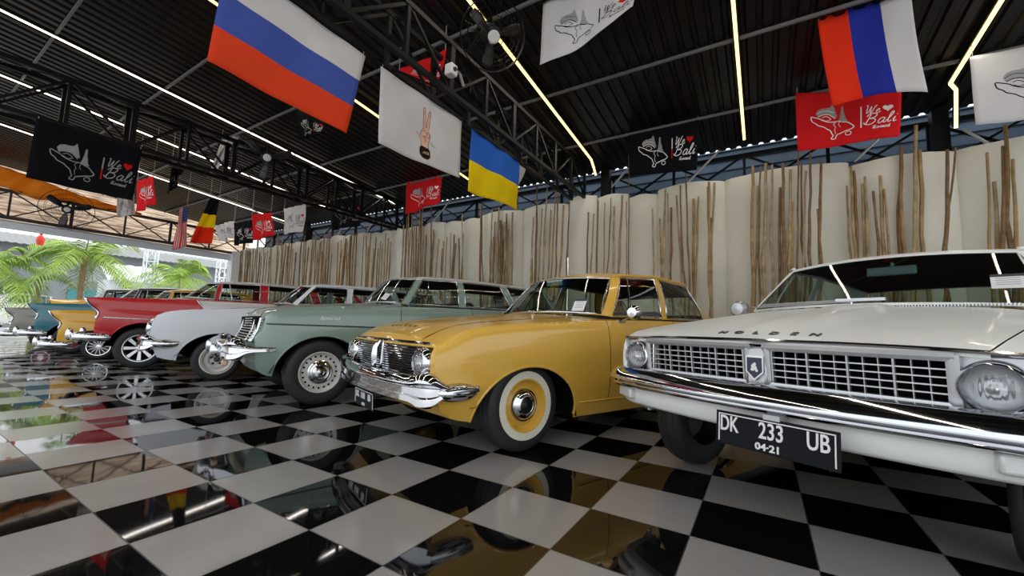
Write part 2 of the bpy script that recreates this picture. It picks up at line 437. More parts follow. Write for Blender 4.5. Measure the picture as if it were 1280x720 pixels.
c1 = onz(616, 45, 3.86); fan('large black round fan hanging under the roof on the warm light strip', c1, CAM + Vector((0.6, 0.2, -.6)), 0.335, (-2.3, c1.y + 0.25, 3.84))
c2 = onx(334, 197, -6.55); fan('round black fan on the left box truss below the large striped flag', c2, CAM, 0.44, (-6.85, c2.y, 3.85))
c3 = onx(84, 262, -14.5); fan('small far fan on the brown gable truss at the open end', c3, CAM, 0.50, (-15.0, c3.y, 3.78))
# camera on the truss
cc = onx(562, 89, -2.06)
root = thing('security_camera', 'small white security camera on the middle box truss beside the fan', 'camera', cc)
MB().box((0.02, 0, 0), (0.10, 0.10, 0.12)).build('housing', mat('camera_white', (0.7, 0.7, 0.68), rough=0.4), root, smooth=0, bevel=0.012)
MB().lathe([(0, 0.09), (0.02, 0.09), (0.024, 0.07)], c=(0, 0, 0), n=16).build('lens', black_plastic, root)
MB().tube([(-0.04, 0.02, 0.03), (-0.03, 0.10, 0.10), (-0.02, 0.2, 0.08), (0.0, 0.24, -0.04)], 0.016, 8).build('bracket', mat('grey_conduit', (0.22, 0.22, 0.22), rough=0.5), root)

# ------------------------------------------------------------------ open far end
fb = mat('white_blue_fascia', (0.78, 0.83, 0.90), rough=0.5)
tag(MB().box((-15.1, -0.2, 2.98), (0.06, 11.2, 0.2)).box((-15.12, -0.2, 3.07), (0.1, 11.2, 0.03)).build('trim_1', fb, smooth=0), kind='structure')
col_m = mat('white_column_paint', (0.85, 0.87, 0.88), rough=0.6)
cb = MB().box((-15.1, 5.02, 1.6), (0.34, 0.34, 3.2)).box((-15.1, 5.02, 0.15), (0.4, 0.4, 0.3)).box((-15.1, 5.02, 3.12), (0.4, 0.4, 0.12))
tag(cb.build('column_1', col_m, smooth=0), kind='structure')
def plank_mat():
    m = bpy.data.materials.new('pale_wood_boards'); n, l = nodes_of(m); bs = n['Principled BSDF']
    g = n.new('ShaderNodeNewGeometry'); mp = n.new('ShaderNodeMapping'); mp.inputs['Scale'].default_value = (0.7, 0.7, 9)
    l.new(g.outputs['Position'], mp.inputs['Vector'])
    z = n.new('ShaderNodeTexNoise'); z.inputs['Scale'].default_value = 2.2; z.inputs['Detail'].default_value = 5; l.new(mp.outputs[0], z.inputs['Vector'])
    r = n.new('ShaderNodeValToRGB'); e = r.color_ramp.elements
    e[0].position = 0.36; e[0].color = (0.20, 0.12, 0.07, 1); e[1].position = 0.62; e[1].color = (0.80, 0.62, 0.45, 1)
    l.new(z.outputs['Fac'], r.inputs['Fac']); l.new(r.outputs[0], bs.inputs['Base Color']); bs.inputs['Roughness'].default_value = 0.7
    return m
b = MB()
for k in range(12): b.box((-16.7 - 0.02 * k, 0.2, 3.10 + k * 0.15 + 0.07), (0.02, 12.0, 0.145))
tag(b.build('wall_left_gable', plank_mat(), smooth=0), kind='structure')
# orange tarp
tp = mat('orange_tarpaulin', (0.80, 0.36, 0.03), rough=0.6, var=0.15, vscale=3, bump=0.5, bscale=5)
_n, _l = nodes_of(tp); _t = _n.new('ShaderNodeBsdfTranslucent'); _t.inputs['Color'].default_value = (0.95, 0.45, 0.03, 1); _m = _n.new('ShaderNodeMixShader'); _m.inputs[0].default_value = 0.55
_l.new(_n['Principled BSDF'].outputs[0], _m.inputs[1]); _l.new(_t.outputs[0], _m.inputs[2]); _l.new(_m.outputs[0], _n['Material Output'].inputs['Surface'])
tr_ = bpy.data.objects
rows = []
tl = [onx(-60, 185, -14.93), onx(0, 207, -14.93), onx(40, 221, -14.93), onx(90, 240, -14.93), onx(140, 256, -14.93), onx(176, 266, -14.93)]
bl = [onx(-60, 222, -14.93), onx(0, 233, -14.93), onx(45, 249, -14.93), onx(90, 252, -14.93), onx(140, 264, -14.93), onx(176, 270, -14.93)]
fT = [hermite([(i, p[k]) for i, p in enumerate(tl)]) for k in range(3)]; fB = [hermite([(i, p[k]) for i, p in enumerate(bl)]) for k in range(3)]
for i in range(51):
    s = i / 10; t0 = Vector([f(s) for f in fT]); b0 = Vector([f(s) for f in fB]); row = []
    for j in range(9):
        v = j / 8; p = t0.lerp(b0, v); p.x += 0.05 * sin(s * 5 + v * 4) * sin(pi * v) + 0.03 * sin(s * 11 + v * 7); row.append(p)
    rows.append(row)
tag(MB().grid(rows).build('tarpaulin', tp, solid=0.004), 'orange tarpaulin slung above the brown truss at the open end', 'tarp')
# ================================================================== FLAGS
def fmat(name, c): return mat(name, c, rough=0.9, var=0.04, vscale=3, spec=0.12)
F_WHITE = fmat('flag_white', srgb(200, 198, 198)); F_BLUE = fmat('flag_blue', srgb(66, 84, 160)); F_RED = fmat('flag_red', srgb(214, 66, 34))
F_UB = fmat('flag_sky_blue', srgb(44, 98, 190)); F_UY = fmat('flag_yellow', srgb(232, 200, 20)); F_BLACK = fmat('flag_black', srgb(15, 16, 21))
F_CRIM = fmat('flag_crimson', srgb(205, 30, 34)); F_DB = fmat('flag_deep_blue', srgb(40, 50, 150)); F_ORG = fmat('flag_scarlet', srgb(225, 50, 25))
I_GREY = fmat('ink_grey', srgb(150, 150, 150)); I_WHITE = fmat('ink_white', srgb(235, 232, 230)); I_RED = fmat('ink_red', srgb(200, 25, 30)); I_BLACK = fmat('ink_black', srgb(22, 22, 24))
SKIN = fmat('ink_skin', srgb(214, 172, 152)); SKIN2 = fmat('ink_skin_line', srgb(120, 75, 62)); CUFF = fmat('ink_cuff', srgb(42, 24, 22)); SHADE = fmat('ink_soft_grey', srgb(176, 168, 168))

def ribbon(poly, w, closed=False):
    """flat stroke in the plane: list of quads"""
    P = [Vector((p[0], p[1])) for p in poly]
    if closed: P.append(P[0])
    L, Rr = [], []
    for i, p in enumerate(P):
        a = P[max(i - 1, 0)]; b = P[min(i + 1, len(P) - 1)]
        if closed and i in (0, len(P) - 1): a, b = P[-2], P[1]
        d = (b - a)
        if d.length < 1e-9: d = Vector((1, 0))
        d.normalize(); n = Vector((-d.y, d.x)) * w / 2
        L.append(p + n); Rr.append(p - n)
    return [(L[i], L[i + 1], Rr[i + 1], Rr[i]) for i in range(len(P) - 1)]
def fine(poly, k=4):
    """Catmull-Rom refinement"""
    P = [Vector((p[0], p[1])) for p in poly]; out = []
    for i in range(len(P) - 1):
        a = P[max(i - 1, 0)]; b = P[i]; c = P[i + 1]; d = P[min(i + 2, len(P) - 1)]
        for j in range(k):
            t = j / k
            out.append(0.5 * ((2 * b) + (c - a) * t + (2 * a - 5 * b + 4 * c - d) * t * t + (3 * b - a - 3 * c + d) * t ** 3))
    out.append(P[-1]); return out
# script lettering: strokes with x to the right, y up, x-height 0.5
GLY = {
 'W': (0.95, [[(0.0, .92), (.07, 1.0), (.13, .9), (.13, .4), (.18, .02), (.3, .2), (.46, .85), (.46, .4), (.5, .02), (.62, .2), (.78, .8), (.9, 1.0)]]),
 'e': (0.42, [[(.0, .22), (.2, .3), (.3, .44), (.22, .52), (.1, .42), (.06, .18), (.16, .02), (.3, .06), (.42, .2)]]),
 'B': (0.72, [[(.22, .95), (.17, .5), (.08, .0)], [(.02, .75), (.16, .98), (.42, 1.03), (.56, .88), (.46, .64), (.22, .54), (.46, .52), (.58, .34), (.48, .08), (.24, -.02), (.02, .1), (-.04, .22)]]),
 'a': (0.46, [[(.34, .46), (.2, .52), (.06, .32), (.06, .08), (.18, .02), (.3, .2), (.36, .5), (.32, .14), (.38, .02), (.48, .14)]]),
 'l': (0.3, [[(.02, .16), (.16, .5), (.26, .9), (.2, 1.04), (.12, .8), (.1, .2), (.16, .02), (.3, .14)]]),
 'i': (0.26, [[(.06, .2), (.14, .5), (.1, .14), (.14, .02), (.26, .14)], [(.17, .7), (.2, .74)]]),
 'M': (0.9, [[(.0, .0), (.1, .3), (.18, .98), (.22, .5), (.32, .05), (.44, .5), (.58, .98), (.56, .4), (.6, .02), (.74, .1)]]),
 'o': (0.42, [[(.26, .5), (.08, .4), (.06, .1), (.18, .0), (.32, .2), (.26, .48), (.42, .42)]]),
 'v': (0.4, [[(.0, .4), (.08, .5), (.14, .05), (.3, .46), (.4, .44)]]),
 'm': (0.62, [[(.0, .4), (.08, .5), (.06, .0), (.16, .42), (.24, .48), (.24, .0), (.36, .42), (.44, .48), (.44, .08), (.5, .0), (.62, .12)]]),
 'n': (0.46, [[(.0, .4), (.08, .5), (.06, .0), (.18, .42), (.28, .48), (.28, .08), (.34, .0), (.46, .12)]]),
 't': (0.3, [[(.0, .3), (.14, .9), (.1, .1), (.16, .0), (.3, .12)], [(.0, .58), (.26, .62)]]),
}
def script(txt, x, y, h, w, slant=0.22, sx=1.0):
    """ribbons for a word whose baseline starts at x, y (y down), cap height h"""
    q = []
    for ch in txt:
        adv, st = GLY[ch]
        for s in st:
            q += ribbon(fine([(x + (p[0] + slant * p[1]) * h * sx, y - p[1] * h) for p in s]), w)
        x += adv * h * sx
    return q
def ell(cx, cy, rx, ry, n=18, a0=0): return [(cx + rx * cos(2 * pi * k / n + a0), cy + ry * sin(2 * pi * k / n + a0)) for k in range(n)]
def heart(cx, cy, s):
    return [(cx + s * 16 * sin(t) ** 3 / 17, cy - s * (13 * cos(t) - 5 * cos(2 * t) - 2 * cos(3 * t) - cos(4 * t)) / 17) for t in [2 * pi * k / 26 for k in range(26)]]
def logo(ink, hat, heart_m, bar_low, w=0.013):
    """island outline, curled cap, spired gate, bar and words; coordinates x 0..1.5, y 0..1 (down)"""
    q = []
    k = 1.5
    def S(pts, m, ww=w, closed=False): q.append((m, ribbon(fine([(p[0] * k, p[1]) for p in pts]), ww, closed)))
    def Fl(pts, m): q.append((m, [tuple(Vector((p[0] * k, p[1])) for p in pts)]))
    S([(.25, .49), (.20, .46), (.155, .44), (.165, .52), (.20, .56), (.225, .60), (.28, .63), (.315, .67), (.345, .70), (.365, .765), (.375, .80), (.355, .85), (.395, .86), (.41, .80), (.45, .775), (.50, .745), (.545, .73), (.575, .69), (.55, .64), (.515, .59), (.48, .575), (.43, .55), (.375, .555), (.32, .545), (.27, .515), (.25, .49)], ink, w * 1.2)
    Fl([(.222, .45), (.205, .385), (.225, .33), (.265, .305), (.31, .305), (.35, .29), (.372, .235), (.388, .30), (.402, .38), (.418, .47), (.39, .478), (.345, .43), (.285, .405), (.245, .425)], hat); S([(.215, .40), (.255, .36), (.32, .355), (.385, .39)], ink, w * .7)
    S([(.225, .45), (.27, .42), (.33, .42), (.38, .47), (.40, .50)], ink, w)
    S([(.265, .47), (.30, .45), (.34, .475), (.35, .51)], ink, w * .8)
    S([(.27, .50), (.31, .53), (.36, .50)], ink, w * .8)
    Fl([(.44, .50), (.452, .40), (.458, .30), (.475, .28), (.482, .40), (.495, .46), (.50, .52), (.52, .56), (.48, .57), (.43, .54)], hat)
    S([(.405, .56), (.38, .60), (.40, .65), (.39, .70), (.40, .77)], ink, w * .7)
    S([(.44, .56), (.43, .62), (.45, .66)], ink, w * .6)
    S(ell(.52, .80, .028, .035), ink, w * .9, True)
    q.append((ink, [tuple(Vector(p) for p in ((.635 * k, .34), (.648 * k, .34), (.648 * k, .545), (.635 * k, .545)))]))
    q.append((bar_low, [tuple(Vector(p) for p in ((.635 * k, .545), (.648 * k, .545), (.648 * k, .74), (.635 * k, .74)))]))
    NE = len(q)
    q.append((ink, script('We', .675 * k, .48, .155, w * 1.0, sx=1.0)))
    q.append((heart_m, [tuple(Vector(p) for p in heart(.885 * k, .40, .075))]))
    q.append((ink, script('Bali', .665 * k, .69, .20, w * 1.25, sx=1.25)))
    q.append((ink, script('Movement', .745 * k, .785, .070, w * .6, sx=.86)))
    return {'printed_emblem': q[:NE], 'printed_lettering': q[NE:]}
def peace(_=0):
    q = []; V = Vector
    A = lambda pts: tuple(V(p) for p in pts)
    hx, hy = .80, .0
    q.append((SHADE, [A([(.60, .56), (.74, .62), (.72, .66)]), A([(.86, .62), (1.0, .70), (.90, .70)])]))
    palm = [(.725, .50), (.745, .455), (.80, .44), (.845, .47), (.87, .52), (.865, .60), (.845, .66), (.84, .72), (.845, .775), (.72, .775), (.725, .71), (.70, .64), (.70, .57)]
    q.append((SKIN, [A(palm), A([(.745, .47), (.735, .33), (.725, .20), (.74, .17), (.762, .18), (.775, .32), (.79, .45)]), A([(.80, .45), (.815, .32), (.832, .20), (.85, .175), (.868, .19), (.862, .32), (.842, .47)])]))
    for s in ([(.70, .57), (.70, .64), (.725, .71), (.72, .775)], [(.745, .47), (.735, .33), (.725, .20), (.74, .17), (.762, .18), (.775, .32), (.79, .45)], [(.80, .45), (.815, .32), (.832, .20), (.85, .175), (.868, .19), (.862, .32), (.842, .47)], [(.70, .57), (.73, .50), (.76, .47)], [(.87, .52), (.865, .60), (.845, .66), (.845, .775)], [(.74, .52), (.775, .50), (.81, .53), (.80, .58), (.76, .60)], [(.81, .53), (.85, .52), (.86, .57), (.82, .60)], [(.725, .60), (.76, .60), (.79, .63), (.78, .67)], [(.735, .24), (.755, .245)], [(.838, .25), (.86, .255)]):
        q.append((SKIN2, ribbon(fine(s), .008)))
    q.append((CUFF, [A([(.70, .765), (.73, .745), (.80, .755), (.85, .76), (.87, .80), (.875, .88), (.845, .92), (.80, .93), (.745, .92), (.70, .88), (.69, .82)])]))
    vs, fs = text_geo('PEACE', .052, 0, 0, .0012)
    q.append((fmat('ink_cream', srgb(205, 190, 160)), [tuple(V((.782 + vs[i].x * .9, .835 - vs[i].y)) for i in f) for f in fs]))
    return q

def flag(label, TL, TR, BR, BL, cells, prints=None, waves=(0.02, 1.3, 0.0), cat='flag', group=None, nu=24, nv=16, asp=1.5, hang=None, sagb=0.0, bulge=None, cords=(0.02, 0.98), ori='top', tear=None):
    TL, TR, BR, BL = [Vector(p) for p in (TL, TR, BR, BL)]
    base = (TL + TR) / 2
    root = thing('hanging_flag', label, cat, base, 0, group)
    N = (TR - TL).cross(BL - TL).normalized()
    if N.dot(CAM - base) < 0: N = -N
    am, fr, ph = waves
    def S(u, v):
        a = TL.lerp(TR, u); c = BL.lerp(BR, u); p = a.lerp(c, v)
        p = p + N * (am * (0.25 + v) * sin(2 * pi * fr * u + ph + v * 1.3) + am * .4 * sin(2 * pi * (fr * 2.3 * u + .8 * v) + ph))
        p.z -= sagb * 4 * u * (1 - u) * (1 - v) * .35
        if bulge: p += bulge(u, v)
        return p - base
    rows = [[S(i / nu, j / nv) for i in range(nu + 1)] for j in range(nv + 1)]
    mats = []; idx = {}
    def mf(j, i):
        m = cells((i + .5) / nu, (j + .5) / nv)
        if m.name not in idx: idx[m.name] = len(mats); mats.append(m)
        return idx[m.name]
    sk = (lambda j, i: tear((i + .5) / nu, (j + .5) / nv)) if tear else None
    MB().grid(rows, mfun=mf, skip=sk).build('cloth', mats, root, smooth=60, solid=0.002)
    if prints:
        if not isinstance(prints, dict): prints = {'printed_picture': prints}
        for pname, plist in prints.items():
            mats2 = []; idx2 = {}; b = MB()
            for ip, (m, polys) in enumerate(plist):
                if m.name not in idx2: idx2[m.name] = len(mats2); mats2.append(m)
                for pl in polys:
                    vs = []
                    for p in pl:
                        u = p[0] / asp; v = p[1]
                        vs.append(S(u, v) + N * (0.004 + 0.0003 * ip))
                    b.add(vs, [tuple(range(len(vs)))], idx2[m.name])
            b.build(pname, mats2, root, smooth=0, weld=0, recalc=False)
    for u in cords:
        p = S(u, 0)
        wz = hang(base + p) if hang else roof_z((base + p).y) - 0.01
        tp = Vector((p.x, p.y, wz - base.z))
        if (tp - p).length > 0.015:
            MB().tube([p, tp], 0.004, 5).build('cord', mat('flag_cord', (0.35, 0.34, 0.32), rough=0.8), root)
    return root
solidc = lambda m: (lambda u, v: m)
hm = lambda p: 3.345   # middle truss bottom chord
XM = -2.34
def xq(pts, X): return [onx(p[0], p[1], X) for p in pts]
def yq(pts, Y): return [ony(p[0], p[1], Y) for p in pts]
# 1 large tricolour
tl, br_ = None, None
TRp = onx(457, 70, XM); BRp = onx(432, 167, XM); BLp = onx(258, 76, XM)
TLp = Vector((XM, BLp.y + (TRp.y - BRp.y) * .35, TRp.z + 0.02))
flag('large white, blue and red striped flag hanging left of the peace sign flag', TLp, TRp, BRp, BLp, lambda u, v: F_WHITE if v < .34 else (F_BLUE if v < .67 else F_RED), hang=hm, waves=(.010, 1.1, .5), nv=18, group='country flags')
# 2 peace flag
q = xq([(475, 83), (577, 151), (573, 223), (472, 179)], XM)
flag('white flag printed with a hand making a peace sign', *q, solidc(F_WHITE), peace(), hang=hm, waves=(.014, 1.0, 1.2), group='printed flags')
# 3 blue / yellow
q = xq([(589, 160), (649, 203), (648.5, 262), (585, 239)], XM)
flag('blue over yellow two-band flag hanging on the middle box truss', *q, lambda u, v: F_UB if v < .5 else F_UY, hang=hm, waves=(.02, 1.2, 2.2), nv=16, group='country flags')
# white flag peeking behind it
q = yq([(628, 192), (659, 208), (650, 232), (620, 222)], 4.2)
flag('white flag mostly hidden behind the blue and yellow flag', *q, solidc(F_WHITE), waves=(.03, 1.0, .3), group='printed flags')
WLB_B = lambda: logo(I_GREY, I_GREY, I_RED, I_RED)
WLB_Bw = lambda: logo(I_WHITE, I_GREY, I_RED, I_RED)
WLB_R = lambda: logo(I_WHITE, I_GREY, I_WHITE, I_WHITE)
WLB_W = lambda: logo(I_BLACK, I_GREY, I_RED, I_RED, w=.011)
# 4 red under peace flag
q = [ony(508.5, 227.6, 4.3), ony(552, 219, 4.3), ony(548.6, 253, 4.3), ony(507.7, 268.5, 4.3)]
flag('small red logo flag hanging below the peace sign flag', *q, solidc(F_CRIM), WLB_R(), waves=(.03, 1.6, .3), group='red logo flags')
# 5 black at wall
q = yq([(785, 160), (874.5, 145.5), (871.5, 213), (787, 219)], 4.3)
flag('black flag with white island logo and red heart, hanging before the panel wall', *q, solidc(F_BLACK), WLB_Bw(), waves=(.012, 1.0, .5), group='black logo flags')
# 6 red at wall
q = yq([(994, 117), (1127, 109), (1125, 170), (997, 190)], 4.1)
flag('red flag with white island logo, partly behind the vertical-striped flag', *q, solidc(F_CRIM), WLB_R(), waves=(.014, 1.2, 1.0), group='red logo flags')
# 7 vertical tricolour
q = [ony(1021, 20, 3.05), ony(1139, -8, 3.05), ony(1160, 115, 3.35), ony(1041, 133, 3.3)]
def bl7(u, v): return Vector((0, 0.05 * sin(pi * v), 0.09 * v * sin(pi * u) * .6))
flag('red, blue and white striped flag hung with upright stripes beside the red logo flag', *q, lambda u, v: F_ORG if u < .345 else (F_DB if u < .68 else F_WHITE), waves=(.02, 1.0, 2.0), bulge=bl7, nu=29, group='country flags')
# 8 white, top centre, curled
q = [ony(680, 2, 1.6), ony(794, -12, 1.6), ony(793, 12, 1.75), ony(677, 84, 1.6)]
def bl8(u, v): return Vector((0, -0.02 * v, -0.07 * v * sin(pi * u) * (1 - u)))
flag('white logo flag with a curled lower corner at the top of the hall', *q, solidc(F_WHITE), logo(I_BLACK, I_GREY, I_RED, I_BLACK, w=.011), waves=(.02, 1.0, .5), bulge=bl8, group='white logo flags')
# 9 white right edge
a = ony(1211, 72, 4.0); c = ony(1219, 157, 4.0)
flag('white logo flag at the far right beside the bent light strip', a, a + Vector((1.12, .1, .0)), c + Vector((1.10, .1, .0)), c, solidc(F_WHITE), WLB_W(), waves=(.02, 1.2, 1.5), group='white logo flags')
# 10 black on left truss
q = xq([(45, 147), (178, 187), (165, 251), (32, 222)], -6.82)
flag('large black logo flag hanging on the left box truss above the row of cars', *q, solidc(F_BLACK), WLB_B(), waves=(.015, 1.0, .2), hang=lambda p: 3.24, group='black logo flags')
# small far flags
def small(label, pts, P, axis, col, pr, group, **kw):
    q = [onx(*p, P) for p in pts] if axis == 'x' else [ony(*p, P) for p in pts]
    kw.setdefault('waves', (.03, 1.3, R.uniform(0, 3)))
    return flag(label, *q, solidc(col) if not callable(col) else col, pr, group=group, nu=18, nv=14, **kw)
small('small white flag under the right corner of the large black logo flag', [(146, 247), (167, 238), (170, 268), (146, 272)], -10.6, 'x', F_WHITE, WLB_W(), 'white logo flags')
small('red flag just right of the large black logo flag', [(173, 226), (193, 219), (192, 255), (172, 265)], .75, 'y', F_CRIM, WLB_R(), 'red logo flags')
small('small twisted dark flag hanging beyond the left box truss', [(213, 209), (231, 212), (222, 232), (208, 243)], -8.4, 'x', F_BLACK, WLB_B(), 'black logo flags', waves=(.08, 1.5, .5))
small('narrow white flag seen through the left box truss', [(276, 176), (302, 166), (272, 210), (258, 223)], -7.6, 'x', F_WHITE, WLB_W(), 'white logo flags', waves=(.06, 1.3, .5))
def us(u, v):
    if v < .54 and u < .4: return fmat('flag_navy', srgb(50, 60, 120))
    return F_CRIM if int(v * 13) % 2 == 0 else F_WHITE
def us_stars():
    q = []
    for j in range(5):
        for i in range(6):
            q.append((I_WHITE, [tuple(Vector((1.5 * (.035 + i * .065) + .011 * (1 if k % 2 == 0 else .45) * cos(pi * k / 5) * 1.3, .05 + j * .1 + .022 * (1 if k % 2 == 0 else .45) * sin(pi * k / 5))) for k in range(10))]))
    return q
# hung by its hoist: u runs downward
TLu, TRu, BRu, BLu = (234, 257), (233, 308), (217, 313), (223, 262)
small('red and white striped flag with a blue starred corner, hanging limp at the open end', [TLu, TRu, BRu, BLu], -10.3, 'x', us, us_stars(), 'country flags', cords=(.0,), waves=(.05, .5, .2))
small('black, yellow and red three-band flag hanging askew at the open end', [(262, 247), (274, 250), (263, 305), (236, 303)], -10.0, 'x', lambda u, v: F_BLACK if v < .34 else (F_UY if v < .67 else F_ORG), None, 'country flags', waves=(.05, 1, 1))
small('small crumpled white logo flag left of a small black one', [(270, 282), (291, 276), (294, 296), (276, 302)], 3.3, 'y', F_WHITE, WLB_W(), 'white logo flags', waves=(.06, 1.6, 1))
small('small black logo flag between a white and a red flag', [(293, 279), (315, 275), (316, 303), (292, 307)], 3.1, 'y', F_BLACK, WLB_Bw(), 'black logo flags')
small('small red logo flag left of the small white logo flag', [(316, 268), (340, 266), (341, 294), (317, 301)], 3.1, 'y', F_CRIM, WLB_R(), 'red logo flags')
small('small white logo flag under the end of the sagging white cable', [(355, 261), (382, 255), (379, 289), (354, 293)], 3.3, 'y', F_WHITE, WLB_W(), 'white logo flags')
small('dark logo flag hanging behind the wall end of the left box truss', [(413, 250), (452, 246), (450, 282), (414, 288)], 4.2, 'y', F_BLACK, WLB_B(), 'black logo flags')
small('dark logo flag under the lower edge of the large striped flag', [(369, 135), (405, 150), (401, 168), (372, 176)], -4.6, 'x', F_BLACK, WLB_Bw(), 'black logo flags')
small('red flag behind the middle box truss beside the security camera', [(499, 88), (559, 62), (549, 112), (520, 100)], 1.35, 'y', F_CRIM, WLB_R(), 'red logo flags', waves=(.03, 1, .4))

# ================================================================== BRANCHES
bark = [mat('bark_brown', srgb(156, 128, 88), rough=0.85, var=0.35, vscale=9, bump=0.5, bscale=30), mat('bark_grey', srgb(164, 142, 108), rough=0.85, var=0.35, vscale=9, bump=0.5, bscale=30), mat('bark_dark', srgb(124, 98, 66), rough=0.85, var=0.35, vscale=9, bump=0.5, bscale=30)]
def branch(tx, ty, bx, label, group, r=None, fork=False, Y=None):
    Y = Y or WY - 0.24 - R.uniform(0, 0.10)
    top = ony(tx, ty, Y + R.uniform(-.02, .05)); low = ony(bx, 345, Y)
    k = (0 - top.z) / (low.z - top.z); base = top + (low - top) * min(k, 3)
    base.z = 0.0; base.x = top.x + (low.x - top.x) * min(k, 1.6); base.y = Y - 0.05
    L = top.z; n = 13; r = (r * .75 if r else R.uniform(.014, .026))
    wx = R.uniform(.012, .04); f = R.uniform(1.2, 2.4); ph = R.uniform(0, 6)
    pts = []; rs = []
    for i in range(n):
        t = i / (n - 1); p = base.lerp(top, t)
        p.x += wx * sin(f * 2 * pi * t + ph) * sin(pi * min(1, t * 1.3)) + R.uniform(-.007, .007)
        p.y = min(p.y + .5 * wx * sin(f * 5 * t + ph), WY - 0.19 - r * 0)
        pts.append(p - base); rs.append(r * (1.15 - .45 * t) * R.uniform(.88, 1.14))
    b = MB().tube(pts, rs, 7)
    if fork:
        s = pts[8]; d = Vector((R.choice((-1, 1)) * .10, 0, 0))
        b.tube([s, s.lerp(pts[12], .5) + d * .7, pts[12] + d + Vector((0, 0, -.05))], [r * .7, r * .6, r * .5], 6)
    o = b.build('dry_branch', R.choice(bark), smooth=50); o.location = base
    tag(o, label, 'branch', group); return o
Z1 = lambda x, y: (920 + x / 3.556, 160 + y / 3.556)
Z2 = lambda x, y: (620 + x / 3.274, 180 + y / 3.274)
Z3 = lambda x, y: (300 + x / 3.765, 230 + y / 3.765)
def cluster(Z, items, what):
    lab = 'dry upright branch before the panel wall, ' + what
    for it in items:
        t = Z(it[0], it[1]); q = Z(it[2], it[1] + 10)
        branch(t[0], t[1], q[0], lab, 'branches ' + what, r=(it[3] if len(it) > 3 else None), fork=len(it) > 4)
cluster(Z1, [(75, 170, 65), (98, 255, 84), (108, 170, 98), (135, 155, 120), (130, 240, 112), (160, 165, 150), (195, 265, 186), (210, 155, 200), (240, 185, 232), (250, 330, 240), (276, 100, 268), (290, 165, 294), (310, 190, 285), (332, 110, 318), (380, 150, 358), (365, 360, 362)], 'dense cluster left above the nearest white car')
cluster(Z1, [(492, 255, 505), (510, 170, 524), (525, 190, 540), (575, 215, 585), (560, 250, 575), (612, 280, 650), (640, 212, 652), (660, 270, 686)], 'thin cluster above the nearest white car roof')
cluster(Z1, [(735, 85, 700, .034), (730, 240, 752), (727, 400, 730), (800, -10, 786, .034), (795, 60, 778), (815, 100, 832, .036)], 'under the lower edge of the red logo flag')
cluster(Z1, [(940, 95, 920, .034), (972, 90, 892)], 'just below the end of the bent light strip')
cluster(Z1, [(1115, 110, 1122), (1145, 240, 1164, .036), (1196, -10, 1214, .036), (1185, 80, 1180), (1228, 140, 1245)], 'below the far right white logo flag')
cluster(Z2, [(12, 260, 8), (25, 330, 30), (45, 285, 44), (38, 320, 50), (68, 280, 66)], 'behind the pale roof end of the green wagon')
cluster(Z2, [(155, 300, 140), (150, 400, 152), (168, 165, 165), (190, 265, 176), (200, 300, 190), (210, 155, 196), (225, 270, 210), (245, 180, 226), (255, 190, 240), (276, 250, 262), (302, 235, 282)], 'in the dense cluster left above the yellow sedan')
cluster(Z2, [(378, 280, 370), (400, 285, 386), (418, 235, 415)], 'three together above the yellow sedan windscreen')
cluster(Z2, [(445, 240, 442), (470, 220, 455), (485, 255, 476), (518, 210, 490), (535, 235, 540), (543, 45, 546, .014)], 'directly behind the roof of the yellow sedan')
cluster(Z2, [(640, 265, 652), (672, 305, 676), (692, 185, 680), (704, 200, 712), (718, 260, 719)], 'below the left half of the black wall flag')
cluster(Z2, [(740, 210, 760), (755, 170, 768), (778, 120, 792), (810, 225, 806), (828, 215, 816)], 'below the right half of the black wall flag')
cluster(Z2, [(872, 155, 876, .03), (895, 160, 868, .03, 1), (880, 300, 884)], 'twisted pair right of the yellow sedan roof')
def auto(x0, x1, n, t0, t1, what, tall=()):
    it = []
    for k in range(n):
        x = x0 + (x1 - x0) * (k + R.uniform(.2, .8)) / n
        it.append((x, R.uniform(t0, t1), x - R.uniform(-6, 14)))
    for x, y in tall: it.append((x, y, x + 4))
    cluster(Z3, it, what)
auto(4, 70, 10, 290, 330, 'at the far left end of the panel wall')
auto(72, 150, 9, 285, 345, 'in the second cluster from the far left end', [(150, 250)])
auto(172, 268, 10, 270, 340, 'behind the red wagon roof', [(178, 230), (200, 260)])
auto(290, 325, 4, 240, 300, 'small group right of the red wagon roof')
auto(340, 432, 12, 200, 330, 'behind the white wagon roof')
auto(458, 552, 10, 230, 320, 'right of the white wagon roof')
auto(578, 715, 12, 225, 320, 'behind the windscreen of the green wagon')
auto(765, 800, 4, 130, 260, 'left under the small red logo flag')
auto(800, 882, 9, 90, 300, 'right under the small red logo flag', [(832, 70), (845, 120)])
auto(900, 1052, 11, 210, 310, 'behind the roof of the green wagon', [(900, 100), (1048, 140)])
auto(1130, 1150, 2, 90, 140, 'tall pair below the blue and yellow flag')
auto(1172, 1285, 9, 150, 260, 'below the blue and yellow flag', [(1186, 120), (1216, 130)])
